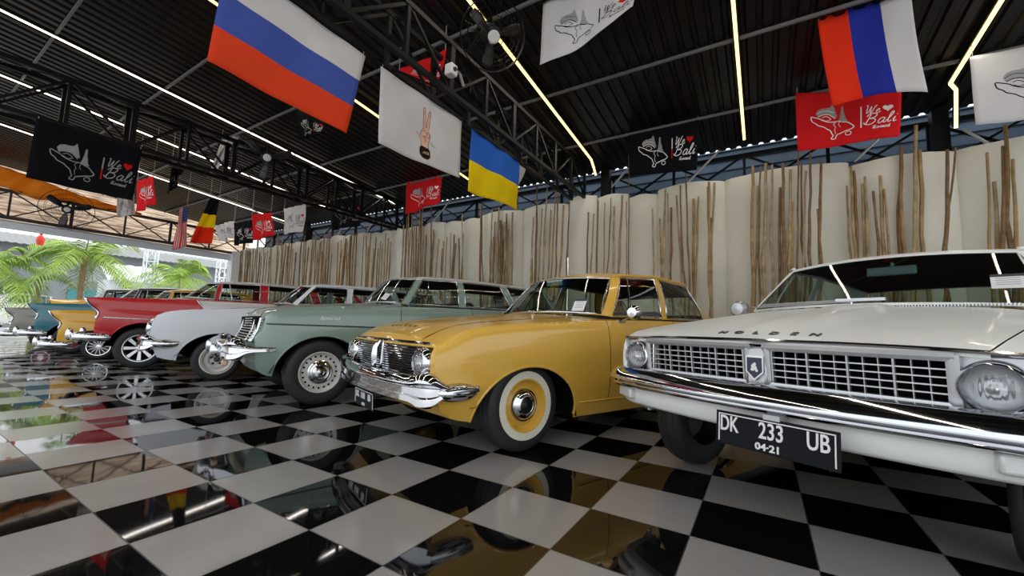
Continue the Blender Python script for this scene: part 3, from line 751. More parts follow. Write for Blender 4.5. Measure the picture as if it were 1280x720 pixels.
# ================================================================== CARS
def wheel(root, y, side, r, kind, X, paintm, steer=0.0, name='wheel'):
    """one wheel: tyre mesh with rim, hub cap etc. as sub-parts; side +1 = local +x"""
    w = 0.085
    ty = MB().lathe([(r * .60, -w * .85), (r * .66, -w * .98), (r * .80, -w * 1.0), (r * .92, -w * .95), (r * .975, -w * .75), (r * .99, -w * .55), (r * .985, -w * .5), (r, -w * .45), (r, -w * .1), (r * .985, -w * .06), (r * .985, w * .06), (r, w * .1), (r, w * .45), (r * .985, w * .5), (r * .99, w * .55), (r * .975, w * .75), (r * .92, w * .95), (r * .80, w * 1.0), (r * .66, w * .98), (r * .60, w * .85)], n=48)
    tyre = ty.build('wheel', rubber, root, smooth=50)
    tyre.location = (X * side, y, r); tyre.rotation_euler = (0, 0, (0 if side > 0 else pi) + steer)
    RD = r * .645
    def lat(prof, m, nm, n=40, smooth=40): return MB().lathe(prof, n=n).build(nm, m, tyre, smooth=smooth)
    wh = mat('wheel_white', (0.62, 0.61, 0.58), rough=0.4, var=0.05)
    if kind == 'whitewall':
        lat([(r * .55, w * .88), (r * .58, w * 1.03), (r * .66, w * 1.045), (r * .735, w * 1.03), (r * .74, w * .9)], white_rubber, 'whitewall_ring')
        lat([(r * .58, w * .95), (r * .57, w * 1.06), (r * .545, w * 1.04), (r * .52, w * .65), (r * .47, w * .45), (r * .44, w * .52), (r * .40, w * .62), (r * .36, w * .6), (r * .3, w * .55), (0, w * .5)], paintm, 'rim')
        lat([(r * .36, w * .55), (r * .36, w * .72), (r * .345, w * .82), (r * .32, w * .80), (r * .28, w * 1.02), (r * .20, w * 1.14), (r * .195, w * 1.05), (r * .18, w * 1.02)], chrome, 'hub_cap')
        lat([(r * .185, w * 1.02), (r * .16, w * 1.14), (r * .08, w * 1.18), (0, w * 1.19)], mat('hub_black', (0.01, 0.01, 0.01), rough=0.2), 'hub_centre')
    elif kind == 'steel_holes':
        lat([(r * .63, w * .88), (r * .62, w * 1.02), (r * .59, w * 1.0), (r * .565, w * .72), (r * .52, w * .55), (r * .45, w * .62), (r * .38, w * .66), (r * .35, w * .6), (0, w * .55)], wh, 'rim')
        h = MB()
        for k in range(20):
            t = 2 * pi * k / 20
            h.lathe([(0, w * .66), (r * .031, w * .655), (r * .031, w * .5)], c=(0, r * .485 * cos(t), r * .485 * sin(t)), n=10)
        h.build('vent_holes', dark_inside, tyre)
        lat([(r * .36, w * .6), (r * .36, w * .74), (r * .33, w * .80), (r * .31, w * .76), (r * .30, w * .90), (r * .25, w * .98), (r * .23, w * .9), (r * .21, w * .95), (r * .17, w * 1.12), (r * .10, w * 1.14), (r * .09, w * 1.06), (r * .05, w * 1.1), (0, w * 1.12)], chrome, 'hub_cap')
    elif kind == 'steel_open':
        lat([(r * .70, w * .95), (r * .69, w * 1.03), (r * .64, w * 1.03)], white_rubber, 'whitewall_ring')
        lat([(r * .63, w * .88), (r * .62, w * 1.02), (r * .59, w * 1.0), (r * .56, w * .55), (r * .50, w * .4), (r * .42, w * .52), (r * .36, w * .58), (r * .33, w * .45), (r * .25, w * .3), (r * .2, w * .34), (0, w * .34)], wh, 'rim')
        h = MB()
        for k in range(5):
            t = 2 * pi * k / 5 + .3
            h.lathe([(0, w * .44), (r * .05, w * .44), (r * .05, w * .2)], c=(0, r * .24 * cos(t), r * .24 * sin(t)), n=10)
        h.build('stud_holes', dark_inside, tyre)
        lat([(r * .13, w * .3), (r * .12, w * .6), (r * .09, w * .66), (0, w * .67)], mat('hub_rust', (0.07, 0.045, 0.035), rough=0.6), 'hub_centre')
    elif kind == 'alloy':
        al = mat('alloy_silver', (0.62, 0.63, 0.65), rough=0.25, metal=0.6)
        lat([(r * .68, w * .85), (r * .67, w * 1.0), (r * .63, w * .98), (r * .60, w * .5), (r * .60, -w * .3)], al, 'rim')
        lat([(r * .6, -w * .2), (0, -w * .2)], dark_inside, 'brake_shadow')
        sp = MB()
        for k in range(8):
            t = 2 * pi * k / 8; c, s_ = cos(t), sin(t)
            P = lambda rr, off, x: (x, rr * c - off * s_, rr * s_ + off * c)
            o = r * .055; o2 = r * .085
            vs = [P(r * .12, -o, w * .75), P(r * .12, o, w * .75), P(r * .62, o2, w * .85), P(r * .62, -o2, w * .85), P(r * .12, -o, w * .4), P(r * .12, o, w * .4), P(r * .62, o2, w * .5), P(r * .62, -o2, w * .5)]
            sp.add(vs, [(0, 1, 2, 3), (7, 6, 5, 4), (0, 3, 7, 4), (1, 5, 6, 2), (3, 2, 6, 7), (0, 4, 5, 1)])
        sp.build('spokes', al, tyre, smooth=0, bevel=0.004)
        lat([(r * .17, w * .5), (r * .17, w * .78), (r * .13, w * .86), (r * .08, w * .88), (0, w * .87)], al, 'hub_centre')
    elif kind == 'wire_dark':
        lat([(r * .70, w * .9), (r * .69, w * 1.02), (r * .64, w * 1.0), (r * .61, w * .6)], chrome, 'rim_ring')
        lat([(r * .62, w * .6), (r * .5, w * .35), (r * .3, w * .4), (0, w * .45)], mat('wheel_dark', (0.03, 0.03, 0.03), rough=0.4), 'rim')
        sp = MB()
        for k in range(14):
            t = 2 * pi * k / 14
            sp.bar((w * .62, r * .1 * cos(t), r * .1 * sin(t)), (w * .62, r * .62 * cos(t), r * .62 * sin(t)), .012)
        sp.build('spokes', silver, tyre, smooth=0)
        lat([(r * .16, w * .5), (r * .13, w * .8), (0, w * .84)], chrome, 'hub_centre')
    elif kind == 'red_rim':
        lat([(r * .63, w * .88), (r * .61, w * 1.0), (r * .55, w * .5), (r * .3, w * .55), (0, w * .5)], mat('wheel_red', (0.22, 0.02, 0.03), rough=0.4), 'rim')
        lat([(r * .64, w * .95), (r * .63, w * 1.03), (r * .60, w * 1.02)], chrome, 'rim_ring')
        lat([(r * .3, w * .55), (r * .24, w * .85), (0, w * .95)], chrome, 'hub_cap')
    elif kind == 'plain_dark':
        lat([(r * .62, w * .88), (r * .60, w * .98), (r * .52, w * .45), (r * .40, w * .6), (r * .2, w * .55), (0, w * .55)], mat('wheel_bronze', (0.10, 0.085, 0.07), rough=0.45), 'rim')
        lat([(r * .2, w * .5), (r * .17, w * .75), (0, w * .8)], chrome, 'hub_cap')
    return tyre

def sweep(path, prof, scale=None):
    """path: plan (x, y[, z]) points; prof: (outward, z) pairs; outward = to the right of the walking direction"""
    P = [Vector((p[0], p[1])) for p in path]; N = len(P); rows = []
    for i in range(N):
        d = P[min(i + 1, N - 1)] - P[max(i - 1, 0)]; d.normalize(); n = Vector((-d.y, d.x))
        s = scale[i] if scale else 1.0; zc = sum(q[1] for q in prof) / len(prof); dz = path[i][2] if len(path[i]) > 2 else 0
        rows.append([(P[i].x + n.x * q[0] * s, P[i].y + n.y * q[0] * s, zc + (q[1] - zc) * s + dz) for q in prof])
    b = MB().grid(rows)
    k = len(prof)
    b.f.append(tuple(range(k))); b.m.append(0); b.f.append(tuple(reversed(range((N - 1) * k, N * k)))); b.m.append(0)
    return b
def smooth_path(pts, k=6): 
    out = []
    P = [Vector(p) for p in pts]
    for i in range(len(P) - 1):
        a = P[max(i - 1, 0)]; b = P[i]; c = P[i + 1]; d = P[min(i + 2, len(P) - 1)]
        for j in range(k):
            t = j / k; out.append(0.5 * ((2 * b) + (c - a) * t + (2 * a - 5 * b + 4 * c - d) * t * t + (3 * b - a - 3 * c + d) * t ** 3))
    out.append(P[-1]); return out
def sym(half):
    """half path from the +x tip to the centre -> full path from +x round the front to -x"""
    h = smooth_path([(p[0], p[1], 0) for p in half], 6)
    full = h + [Vector((-p.x, p.y, 0)) for p in reversed(h[:-1])]
    return [(p.x, p.y) for p in full]

class Body:
    def __init__(s, sp):
        s.sp = sp
        s.W = hermite(sp['W']); s.zs = hermite(sp['zs']); s.zc = hermite(sp['zc']); s.zb = hermite(sp['zb']); s.S = hermite(sp['S'])
        s.yf = sp['yf']; s.yr = sp['yr']; s.lean = hermite(sp['lean']); s.yref = sp.get('yref', -0.35); s.bow = sp.get('bow', 0.05); s.p = sp.get('p', 2.4)
        s.strip = hermite(sp['strip'])
    def warp(s, x, y, z):
        t = min(1, max(0, (s.yref - y) / (s.yref - s.yf))); t = t * t
        wf = s.W(s.yf)
        return (x, y + t * (s.lean(z) - s.bow * (1 - min(1, (x / wf) ** 2))), z)
    def sx(s, y, z):
        h = (z - s.zb(y)) / (s.zs(y) - s.zb(y)); return s.W(y) * s.S(max(0, min(1, h)))
    def side(s, y, z, off=0.0): return s.warp(s.sx(y, z) + off, y, z)
    def xt(s, y): return s.sx(y, s.zs(y))
    def ztop(s, x, y):
        u = min(1, abs(x) / s.xt(y)); z = s.zs(y) + (s.zc(y) - s.zs(y)) * (1 - u ** s.p)
        ff = s.sp.get('hoodf')
        return z + (ff(x, y) if ff else 0)
    def top(s, x, y): return s.warp(x, y, s.ztop(x, y))
    def bottom(s, y):
        z = s.zb(y)
        for yc, zc, ry, rz in s.sp['arches']:
            d = (y - yc) / ry
            if abs(d) < 1: z = max(z, zc + rz * sqrt(1 - d * d))
        return z

def build_car(sp):
    B = Body(sp); root = thing(sp['name'], sp['label'], 'car', (sp['x'], sp['y'], 0), sp['a'])
    pm, rm_ = sp['paint'], sp.get('roofpaint', sp['paint'])
    det = sp.get('detail', True)
    ya, yb, yc = sp['doors']; sill = sp['sill']; ycowl = sp['ycowl']; g = 0.0035
    body = MB()
    def ylist(y0, y1, n):
        L = set(round(v, 4) for v in lin(y0, y1, n))
        for (yc_, zc, ry, rz) in sp['arches']:
            for k in range(25):
                v = yc_ - ry * cos(pi * k / 24) * 0.9999
                if y0 < v < y1: L.add(round(v, 4))
        return sorted(L)
    def patch(mb, ys, lo, hi, nz=15):
        rows = []
        for y in ys:
            a = lo(y); c = hi(y); rows.append([B.side(y, a + (c - a) * (j / (nz - 1)) ** 0.9) for j in range(nz)])
        o = MB().grid(rows); o.mirror(); mb.add(o.v, o.f)
    patch(body, ylist(B.yf, ya - g, 26), B.bottom, B.zs, 18)
    patch(body, ylist(yc + g, B.yr, 26), B.bottom, B.zs, 18)
    patch(body, ylist(ya - g, yc + g, 20), B.bottom, lambda y: sill, 4)
    # shoulder strips
    ys = ylist(B.yf, B.yr, 50); o = MB()
    o.grid([[B.top(B.xt(y) - B.strip(y) * k / 5, y) for k in range(6)] for y in ys]); o.mirror(); body.add(o.v, o.f)
    # arch lips
    for (yc_, zc, ry, rz) in sp['arches']:
        o = MB(); pts = []
        for k in range(29):
            t = pi * k / 28; y = yc_ - ry * cos(t); z = max(zc + rz * sin(t), B.zb(y)); p = B.side(y, z); pts.append((p[0] - .004, p[1], p[2]))
        o.tube(pts, 0.009, 6); o.mirror(); body.add(o.v, o.f)
    # front fascia with opening
    gx, g0, g1 = sp['opening']
    zl = sorted(set([B.zb(B.yf)] + lin(B.zb(B.yf) + .02, g0, 4) + lin(g0, g1, 6)))
    rows = []
    n = 17
    for z in zl + [None]:
        row = []
        zz = B.zs(B.yf) if z is None else z
        sx = B.sx(B.yf, zz)
        for k in range(n):
            t = -1 + 2 * k / (n - 1)
            if k == 0: x = -sx
            elif k == n - 1: x = sx
            else: x = gx * (-1 + 2 * (k - 1) / (n - 3))
            z_ = B.ztop(x, B.yf) if z is None else zz
            zq = min(z_, B.ztop(x, B.yf))
            row.append(B.warp(x, B.yf, zq))
        rows.append(row)
    i0 = zl.index(g0) if g0 in zl else 0
    def skip(i, j): return 1 <= j <= n - 3 and i < len(zl) - 1 and zl[i] >= g0 - 1e-6 and zl[i + 1] <= g1 + 1e-6
    body.grid(rows, skip=skip)
    # opening return lips
    lip = []
    loop = [(-gx, g0), (-gx, g1)] + [(x, g1) for x in lin(-gx, gx, 13)[1:]] + [(gx, g0)] + [(x, g0) for x in lin(gx, -gx, 13)[1:-1]]
    r0 = [B.warp(x, B.yf, min(z, B.ztop(x, B.yf))) for x, z in loop]; r1 = [(p[0], p[1] + 0.07, p[2]) for p in r0]
    body.grid([r0, r1], closed_u=True)
    # rear fascia
    body.grid([[(B.sx(B.yr, z) * t, B.yr + 0.05 * (1 - t * t), z) for t in lin(-1, 1, 9)] for z in lin(B.zb(B.yr), B.zs(B.yr), 7)])
    # cowl
    cab = sp['cabin']
    bx = [c[1] for c in cab]; ix_ws = 1
    cx, cy = cab[1][1][0], cab[1][1][1]; c0y = cab[0][1][1]
    def ybase(x): return c0y + (cy - c0y) * min(1, abs(x) / cx) ** 2
    xh = lambda y: B.xt(y) - B.strip(y)
    body.grid([[B.top(xh(ycowl) * t, ycowl + (max(ybase(xh(ycowl) * t) + .05, ycowl + .02) - ycowl) * s_) for t in lin(-1, 1, 15)] for s_ in (0, .5, 1)])
    bo = body.build('body_shell', pm, root, smooth=42, weld=2e-4, solid=0)
    # hood
    h = MB(); ys = sorted(set(lin(B.yf, ycowl - .004, 18) + [B.yf + .03]))
    rows = [[B.warp(t * (xh(B.yf) - g), B.yf + .002, B.ztop(t * xh(B.yf), B.yf) - 0.022) for t in lin(-1, 1, 25)]]
    rows += [[(lambda q: (q[0], q[1], q[2] + .002))(B.top(t * (xh(y) - g), y)) for t in lin(-1, 1, 25)] for y in ys]
    h.grid(rows); h.build('bonnet', pm, root, smooth=40)
    # doors
    if det or True:
        for nm, y0, y1 in (('front_door', ya + g, yb - g), ('rear_door', yb + g, yc - g)):
            for sgn in (1, -1):
                m = MB(); rows = []
                for y in lin(y0, y1, 10): rows.append([tuple(v * (sgn if i == 0 else 1) for i, v in enumerate(B.side(y, sill + g + (B.zs(y) - sill - g) * j / 12))) for j in range(13)])
                m.grid(rows); dm = sp.get('doorpaint', pm)
                d = m.build(nm, dm, root, smooth=40)
                if det:
                    yh = y1 - 0.13; p = B.side(yh, sp['zhandle'])
                    hb = MB().tube([(p[0] - .005, yh - .07, p[2]), (p[0] + .022, yh - .065, p[2]), (p[0] + .024, yh + .05, p[2] + .004), (p[0] - .005, yh + .07, p[2] + .004)], .009, 7)
                    if sgn < 0: hb.xform(Matrix.Scale(-1, 4, (1, 0, 0)))
                    hb.build('door_handle', chrome, d)
    # rear deck
    c_r = cab[-1][1]; c_rc = cab[-2][1]
    if sp.get('deck', True):
        def yb2(x): return c_r[1] - (c_r[1] - c_rc[1]) * min(1, abs(x) / c_rc[0]) ** 2 - .05
        m = MB().grid([[B.top(t * (xh(B.yr) - g), yb2(t * xh(B.yr)) + (B.yr - yb2(t * xh(B.yr))) * s_) for t in lin(-1, 1, 13)] for s_ in lin(0, 1, 7)])
        m.build('boot_lid', pm, root, smooth=40)
    # floor pan and wheel wells, plus unseen dark panels added to block light
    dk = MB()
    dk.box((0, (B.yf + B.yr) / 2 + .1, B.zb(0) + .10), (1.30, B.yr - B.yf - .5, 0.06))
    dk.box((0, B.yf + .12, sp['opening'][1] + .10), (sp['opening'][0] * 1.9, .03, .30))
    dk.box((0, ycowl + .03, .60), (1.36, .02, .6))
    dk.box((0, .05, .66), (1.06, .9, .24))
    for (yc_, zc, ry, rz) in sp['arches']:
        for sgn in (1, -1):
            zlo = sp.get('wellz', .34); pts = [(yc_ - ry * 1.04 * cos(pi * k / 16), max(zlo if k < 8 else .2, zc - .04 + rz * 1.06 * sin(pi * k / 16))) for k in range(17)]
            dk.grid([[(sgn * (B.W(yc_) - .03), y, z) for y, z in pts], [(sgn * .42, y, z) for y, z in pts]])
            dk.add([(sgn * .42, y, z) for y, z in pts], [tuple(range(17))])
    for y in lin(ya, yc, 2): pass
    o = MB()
    o.grid([[(B.sx(y, z) - .03, y, z) for z in (sill - .03, .5, B.zs(y) - .06)] for y in lin(ya - .05, yc + .05, 6)]); o.mirror(); dk.add(o.v, o.f)  # black liner put in behind the doors so their gaps look shaded
    dk.build('underbody_dark_liner', dark_inside, root, smooth=0)
    # ---------------- cabin
    ts = [0, .03, .2, .4, .6, .8, .94, 1.0]
    fr = MB(); topband = MB(); glasses = []; trims = []
    roof_ring = []
    bulge = sp.get('bulge', .02)
    for i in range(len(cab) - 1):
        kind = cab[i + 1][0]; b0, t0 = Vector(cab[i][1]), Vector(cab[i][2]); b1, t1 = Vector(cab[i + 1][1]), Vector(cab[i + 1][2])
        front = i == 0; rear = i == len(cab) - 2
        nseg = 8 if (front or rear) else (4 if kind != 'pillar' else 2)
        cols = []
        for k in range(nseg + 1):
            s_ = k / nseg
            if front: q = (s_, s_ ** 2.2, s_ ** 2)
            elif rear: q = (s_, 1 - (1 - s_) ** 2.2, 1 - (1 - s_) ** 2)
            else: q = (s_, s_, s_)
            bb = Vector([b0[m] + (b1[m] - b0[m]) * q[m] for m in range(3)]); tt = Vector([t0[m] + (t1[m] - t0[m]) * q[m] for m in range(3)])
            col = []
            for t in ts:
                p = bb.lerp(tt, t); bl = bulge * sin(pi * t)
                if front: p.y -= bl * .6
                elif rear: p.y += bl * .8
                else: p.x += bl
                col.append(p)
            cols.append(col)
            if not (k == nseg and not rear): roof_ring.append(col[-1])
        isg = kind != 'pillar'
        allc = cols
        fb_ = MB().grid(allc, skip=(lambda ii, jj: jj == 6 or (isg and 1 <= jj <= 5))); tb_ = MB().grid([c[6:8] for c in allc]); tb_.mirror(); topband.add(tb_.v, tb_.f)
        fb_.mirror(); fr.add(fb_.v, fb_.f)
        if isg:
            gname = 'windscreen' if front else ('rear_window' if rear else 'side_window')
            gc = [c[1:7] for c in allc]
            sides = (1,) if (front or rear) else (1, -1)
            for sgn in sides:
                m = MB(); m.grid([[(p.x * sgn, p.y, p.z) for p in c] for c in gc])
                if front or rear: m.mirror()
                m.build(gname, ws_glass if front else glass, root, smooth=60, weld=2e-4)
                lp = [c[1] for c in allc] + [p for p in allc[-1][2:7]] + [c[6] for c in reversed(allc[:-1])] + [p for p in reversed(allc[0][2:6])]
                if front or rear:
                    lp = [c[1] for c in allc] + [p for p in allc[-1][2:7]] + [c[6] for c in reversed(allc[:-1])]
                    if rear: lp = [c[1] for c in reversed(allc)] + [p for p in allc[0][2:7]] + [c[6] for c in allc[1:]]
                    lp = lp + [Vector((-p.x, p.y, p.z)) for p in reversed(lp[:-1])][:-1]
                tr = MB().tube([(p.x * sgn, p.y, p.z) for p in lp], sp.get('trimr', .009), 6, closed=True)
                tr.build('window_trim', sp.get('trim', chrome), root, smooth=60)
            if kind == 'front_glass' :
                vb = sp.get('vent', .30)
                pb = b0.lerp(b1, vb) ; pt = t0.lerp(t1, vb * .55)
                for sgn in (1, -1):
                    a = pb.lerp(pt, .05); c = pb.lerp(pt, .94)
                    MB().tube([(a.x * sgn + .006 * sgn, a.y, a.z), (((a.x + c.x) / 2 + bulge + .004) * sgn, (a.y + c.y) / 2, (a.z + c.z) / 2), (c.x * sgn + .006 * sgn, c.y, c.z)], .008, 6).build('vent_window_bar', sp.get('trim', chrome), root)
    fr.build('cabin_frame', sp.get('framepaint', pm), root, smooth=40, weld=2e-4)
    # roof
    ring = roof_ring; full = ring + [Vector((-p.x, p.y, p.z)) for p in reversed(ring[1:-1])]
    y0 = ring[0].y; y1 = ring[-1].y; zc = hermite(sp['roofz'])
    rows = []
    for s_ in (1, .985, .95, .88, .75, .55, .3, 0.0):
        row = []
        for p in full:
            cyy = min(max(p.y, y0 + .35), y1 - .35); q = Vector((0, cyy, 0)); r = Vector((p.x, p.y, 0)).lerp(q, 1 - s_)
            z = p.z + (zc(r.y) - p.z) * (1 - s_ ** 2.6)
            if s_ == 1: z = p.z
            row.append((r.x, r.y, z))
        rows.append(row)
    rp_ = MB().grid(rows, closed_u=True); rp_.add(topband.v, topband.f); rp_.build('roof_panel', rm_, root, smooth=50, weld=2e-4)
    MB().grid([[(x * .97, y, z - .022) for x, y, z in r] for r in rows[1:]], closed_u=True).build('headliner', sp.get('liner', headliner_dark), root, smooth=50, weld=1e-3)
    rail = [p for p in ring if p.x > abs(ring[len(ring) // 2].x) * .86]
    o = MB().tube([(p.x + .012, p.y, p.z + .004) for p in rail], .010, 6); o.mirror(); o.build('drip_rail', sp.get('rail', rm_), root)
    # interior
    it = sp.get('seat', seat_dark); zi = sp['zbelt']
    def seat(nm, y, w=1.22):
        s1 = MB().box((0, y, zi - .42), (w, .50, .18)).build(nm, it, root, smooth=30, bevel=.05)
        rot = Matrix.Rotation(math.radians(-14), 3, 'X')
        MB().box((0, y + .27, zi - .16), (w, .14, .52), rot=rot).build('backrest', it, s1, smooth=30, bevel=.05)
    seat('front_seat', cab[1][1][1] + .72)
    if det: seat('rear_seat', cab[1][1][1] + 1.52)
    MB().box((0, cy - .02, zi - .12), (1.28, .16, .16)).build('dashboard', sp.get('dash', seat_dark), root, smooth=30, bevel=.04)
    st = MB().tube([(.19 * cos(t), 0, .19 * sin(t)) for t in [2 * pi * k / 28 for k in range(28)]], .012, 6, closed=True)
    for t in (0.3, pi - .3, 1.5 * pi): st.bar((0, 0, 0), (.19 * cos(t), 0, .19 * sin(t)), .02, .012)
    st.bar((0, 0, 0), (0, -.35, 0), .03); st.xform(Matrix.Translation((-.34, cy + .26, zi - .06)) @ Matrix.Rotation(math.radians(24), 4, 'X')); st.build('steering_wheel', sp.get('wheelcol', black_plastic), root)
    # front bumper
    if 'bumper' in sp:
        bp_ = sp['bumper']; path = sym(bp_['path']); sc = bp_.get('scale')
        if sc:
            f = hermite(sc); N = len(path); sc = [f(min(i, N - 1 - i) / (N - 1) * 2) for i in range(N)]
        fb2 = sweep(path, bp_['prof'], sc).build('front_bumper', chrome, root, smooth=50, weld=1e-4)
        for q in bp_.get('over', ()):
            for sgn in (1, -1):
                o = MB(); o.lathe([(0.001, -1)] + [(sin(pi * k / 12) ** .8, -cos(pi * k / 12)) for k in range(1, 12)] + [(0.001, 1)], n=18, axis='y')
                Mx = Matrix.Translation((q[0] * sgn, q[1], q[2])) @ Matrix.Rotation(q[6] * sgn, 4, 'Z') @ Matrix.Diagonal((q[3], q[4], q[5], 1)); o.xform(Mx)
                if sgn < 0: pass
                o.build('overrider', chrome, fb2, smooth=60)
    # wheels
    wk = sp['wheels']
    for y, k in ((0.0, 0), (sp['wb'], 1)):
        for sgn in (1, -1):
            wheel(root, y, sgn, wk['r'], wk['kind'], wk['X'], pm, steer=wk.get('steer', 0) if k == 0 else 0)
    return root, B

def headlight(root, c, r, tilt=0.0, bezel=1.0):
    """round lamp facing local -y"""
    M = Matrix.Translation(c) @ Matrix.Rotation(tilt, 4, 'X')
    bz = MB().lathe([(r * .86, .01), (r * .88, -.02), (r * .95, -.035), (r * 1.06, -.028), (r * 1.12 * bezel, 0.0), (r * 1.14 * bezel, .05)], axis='y', n=40).xform(M).build('headlight', chrome, root, smooth=60)
    MB().lathe([(0.001, -.052), (r * .25, -.05), (r * .5, -.043), (r * .75, -.028), (r * .9, -.008)], axis='y', n=40).xform(M).build('lens', lens, bz, smooth=60)
    MB().lathe([(r * .9, 0.0), (r * .8, .03), (r * .5, .06), (r * .15, .075), (0.001, .076)], axis='y', n=32).xform(M).build('reflector', mat('reflector_silver', (.42, .43, .45), rough=.12, metal=1.0), bz, smooth=60)
    MB().lathe([(r * .34, .05), (r * .36, .0), (r * .30, -.005), (r * .28, .0), (.001, .01)], axis='y', n=24).xform(M).build('bulb_shield', chrome, bz, smooth=60)
    return bz
def plate(root, c, w, h, lines, tilt=0.0, rz=0.0):
    """lines: (text, size, x, z)"""
    M = Matrix.Translation(c) @ Matrix.Rotation(rz, 4, 'Z') @ Matrix.Rotation(tilt, 4, 'X')
    pl = MB().box((0, 0, 0), (w, .006, h)).xform(M).build('number_plate', plate_black, root, smooth=0, bevel=.002)
    b = MB()
    t = .004
    for x0, x1, z0, z1 in ((-w / 2 + .012, w / 2 - .012, h / 2 - .014, h / 2 - .014 + t), (-w / 2 + .012, -w / 2 + .012 + t, -h / 2 + .012, h / 2 - .012), (w / 2 - .012 - t, w / 2 - .012, -h / 2 + .012, h / 2 - .012)):
        b.box(((x0 + x1) / 2, -.0045, (z0 + z1) / 2), (x1 - x0, .003, z1 - z0))
    b.xform(M).build('plate_border', plate_white, pl, smooth=0)
    for s_, sz, x, z, sxx in lines:
        vs, fs = text_geo(s_, sz, .002, 0, .0010)
        MB().add([(v.x * sxx + x, -.006 - v.z, v.y + z) for v in vs], fs).xform(M).build('plate_characters', plate_white, pl, smooth=0)
    return pl
def sticker(root, B, c, w, h, n_tilt, rz=0.0, roll=0.0):
    M = Matrix.Translation(c) @ Matrix.Rotation(rz, 4, 'Z') @ Matrix.Rotation(n_tilt, 4, 'X') @ Matrix.Rotation(roll, 4, 'Y')
    s_ = MB().box((0, 0, 0), (w, .002, h)).xform(M).build('paper_sticker', paper, root, smooth=0)
    MB().box((0, -.0015, h * .40), (w, .0015, h * .18)).xform(M).build('sticker_band', mat('sticker_dark', (0.05, 0.05, 0.06), rough=0.7), s_, smooth=0)
    b = MB()
    for k in range(4): b.box((0, -.0015, h * (.2 - .15 * k)), (w * .7, .0012, h * .035))
    b.xform(M).build('sticker_print', mat('sticker_grey', (0.35, 0.35, 0.37), rough=0.7), s_, smooth=0)
    return s_
def wiper(root, p0, p1, p2):
    MB().tube([p0, p1], .006, 6).tube([lerp(p1, p2, -1.0), p1, p2], .006, 6).build('wiper', silver, root)
def hood_text(root, B, txt, xs, y, size, m, lift=.004, shear=0.0, stretch=1.0):
    b = MB()
    for ch, x in zip(txt, xs):
        vs, fs = text_geo(ch, size, .003, shear, .0007)
        out = []
        for v in vs:
            X = x + v.x * stretch; Y = y + v.y; p = B.top(X, Y); out.append((p[0], p[1], p[2] + lift + v.z))
        b.add(out, fs)
    return b.build('bonnet_lettering', m, root, smooth=0)
def molding(root, B, pts, r, m=None, nm='side_moulding', both=True):
    P = []
    ks = 14
    for i in range(len(pts) - 1):
        for k in range(ks): t = k / ks; y = pts[i][0] + (pts[i + 1][0] - pts[i][0]) * t; z = pts[i][1] + (pts[i + 1][1] - pts[i][1]) * t; P.append(B.side(y, z, .002))
    P.append(B.side(*pts[-1], .002))
    for sg in (1, -1): o = MB().tube([(p[0] * sg, p[1], p[2]) for p in P], r, 6).build(nm, m or chrome, root, smooth=60)
    return o
# ================================================================== CAR SPECS
P_YEL = paint('paint_mustard', srgb(214, 168, 66)); P_GRN = paint('paint_sage_green', srgb(126, 148, 137)); P_WHT = paint('paint_white', srgb(228, 231, 227), rough=.4, coat=.25)
P_WHT2 = paint('paint_cool_white', srgb(212, 216, 222), rough=.4, coat=.25); P_RED = paint('paint_red', srgb(178, 10, 20), coat=.35); P_YL2 = paint('paint_bright_yellow', srgb(214, 160, 16)); P_TEAL = paint('paint_teal', srgb(14, 104, 118)); P_GRY = paint('paint_taupe', srgb(128, 126, 116))
P_CREAM = paint('paint_cream_roof', srgb(206, 206, 200)); P_PUR = paint('paint_dark_violet', srgb(60, 44, 62)); P_NAVY = paint('paint_dark_navy', srgb(52, 54, 70)); P_OUT_Y = paint('paint_warm_yellow', srgb(240, 176, 30))
dz = lambda pts, d: [(y, z + d) for y, z in pts]
SIDE = [(0, .93), (.12, .965), (.4, 1.0), (.65, 1.0), (.85, .985), (.95, .968), (1, .945)]
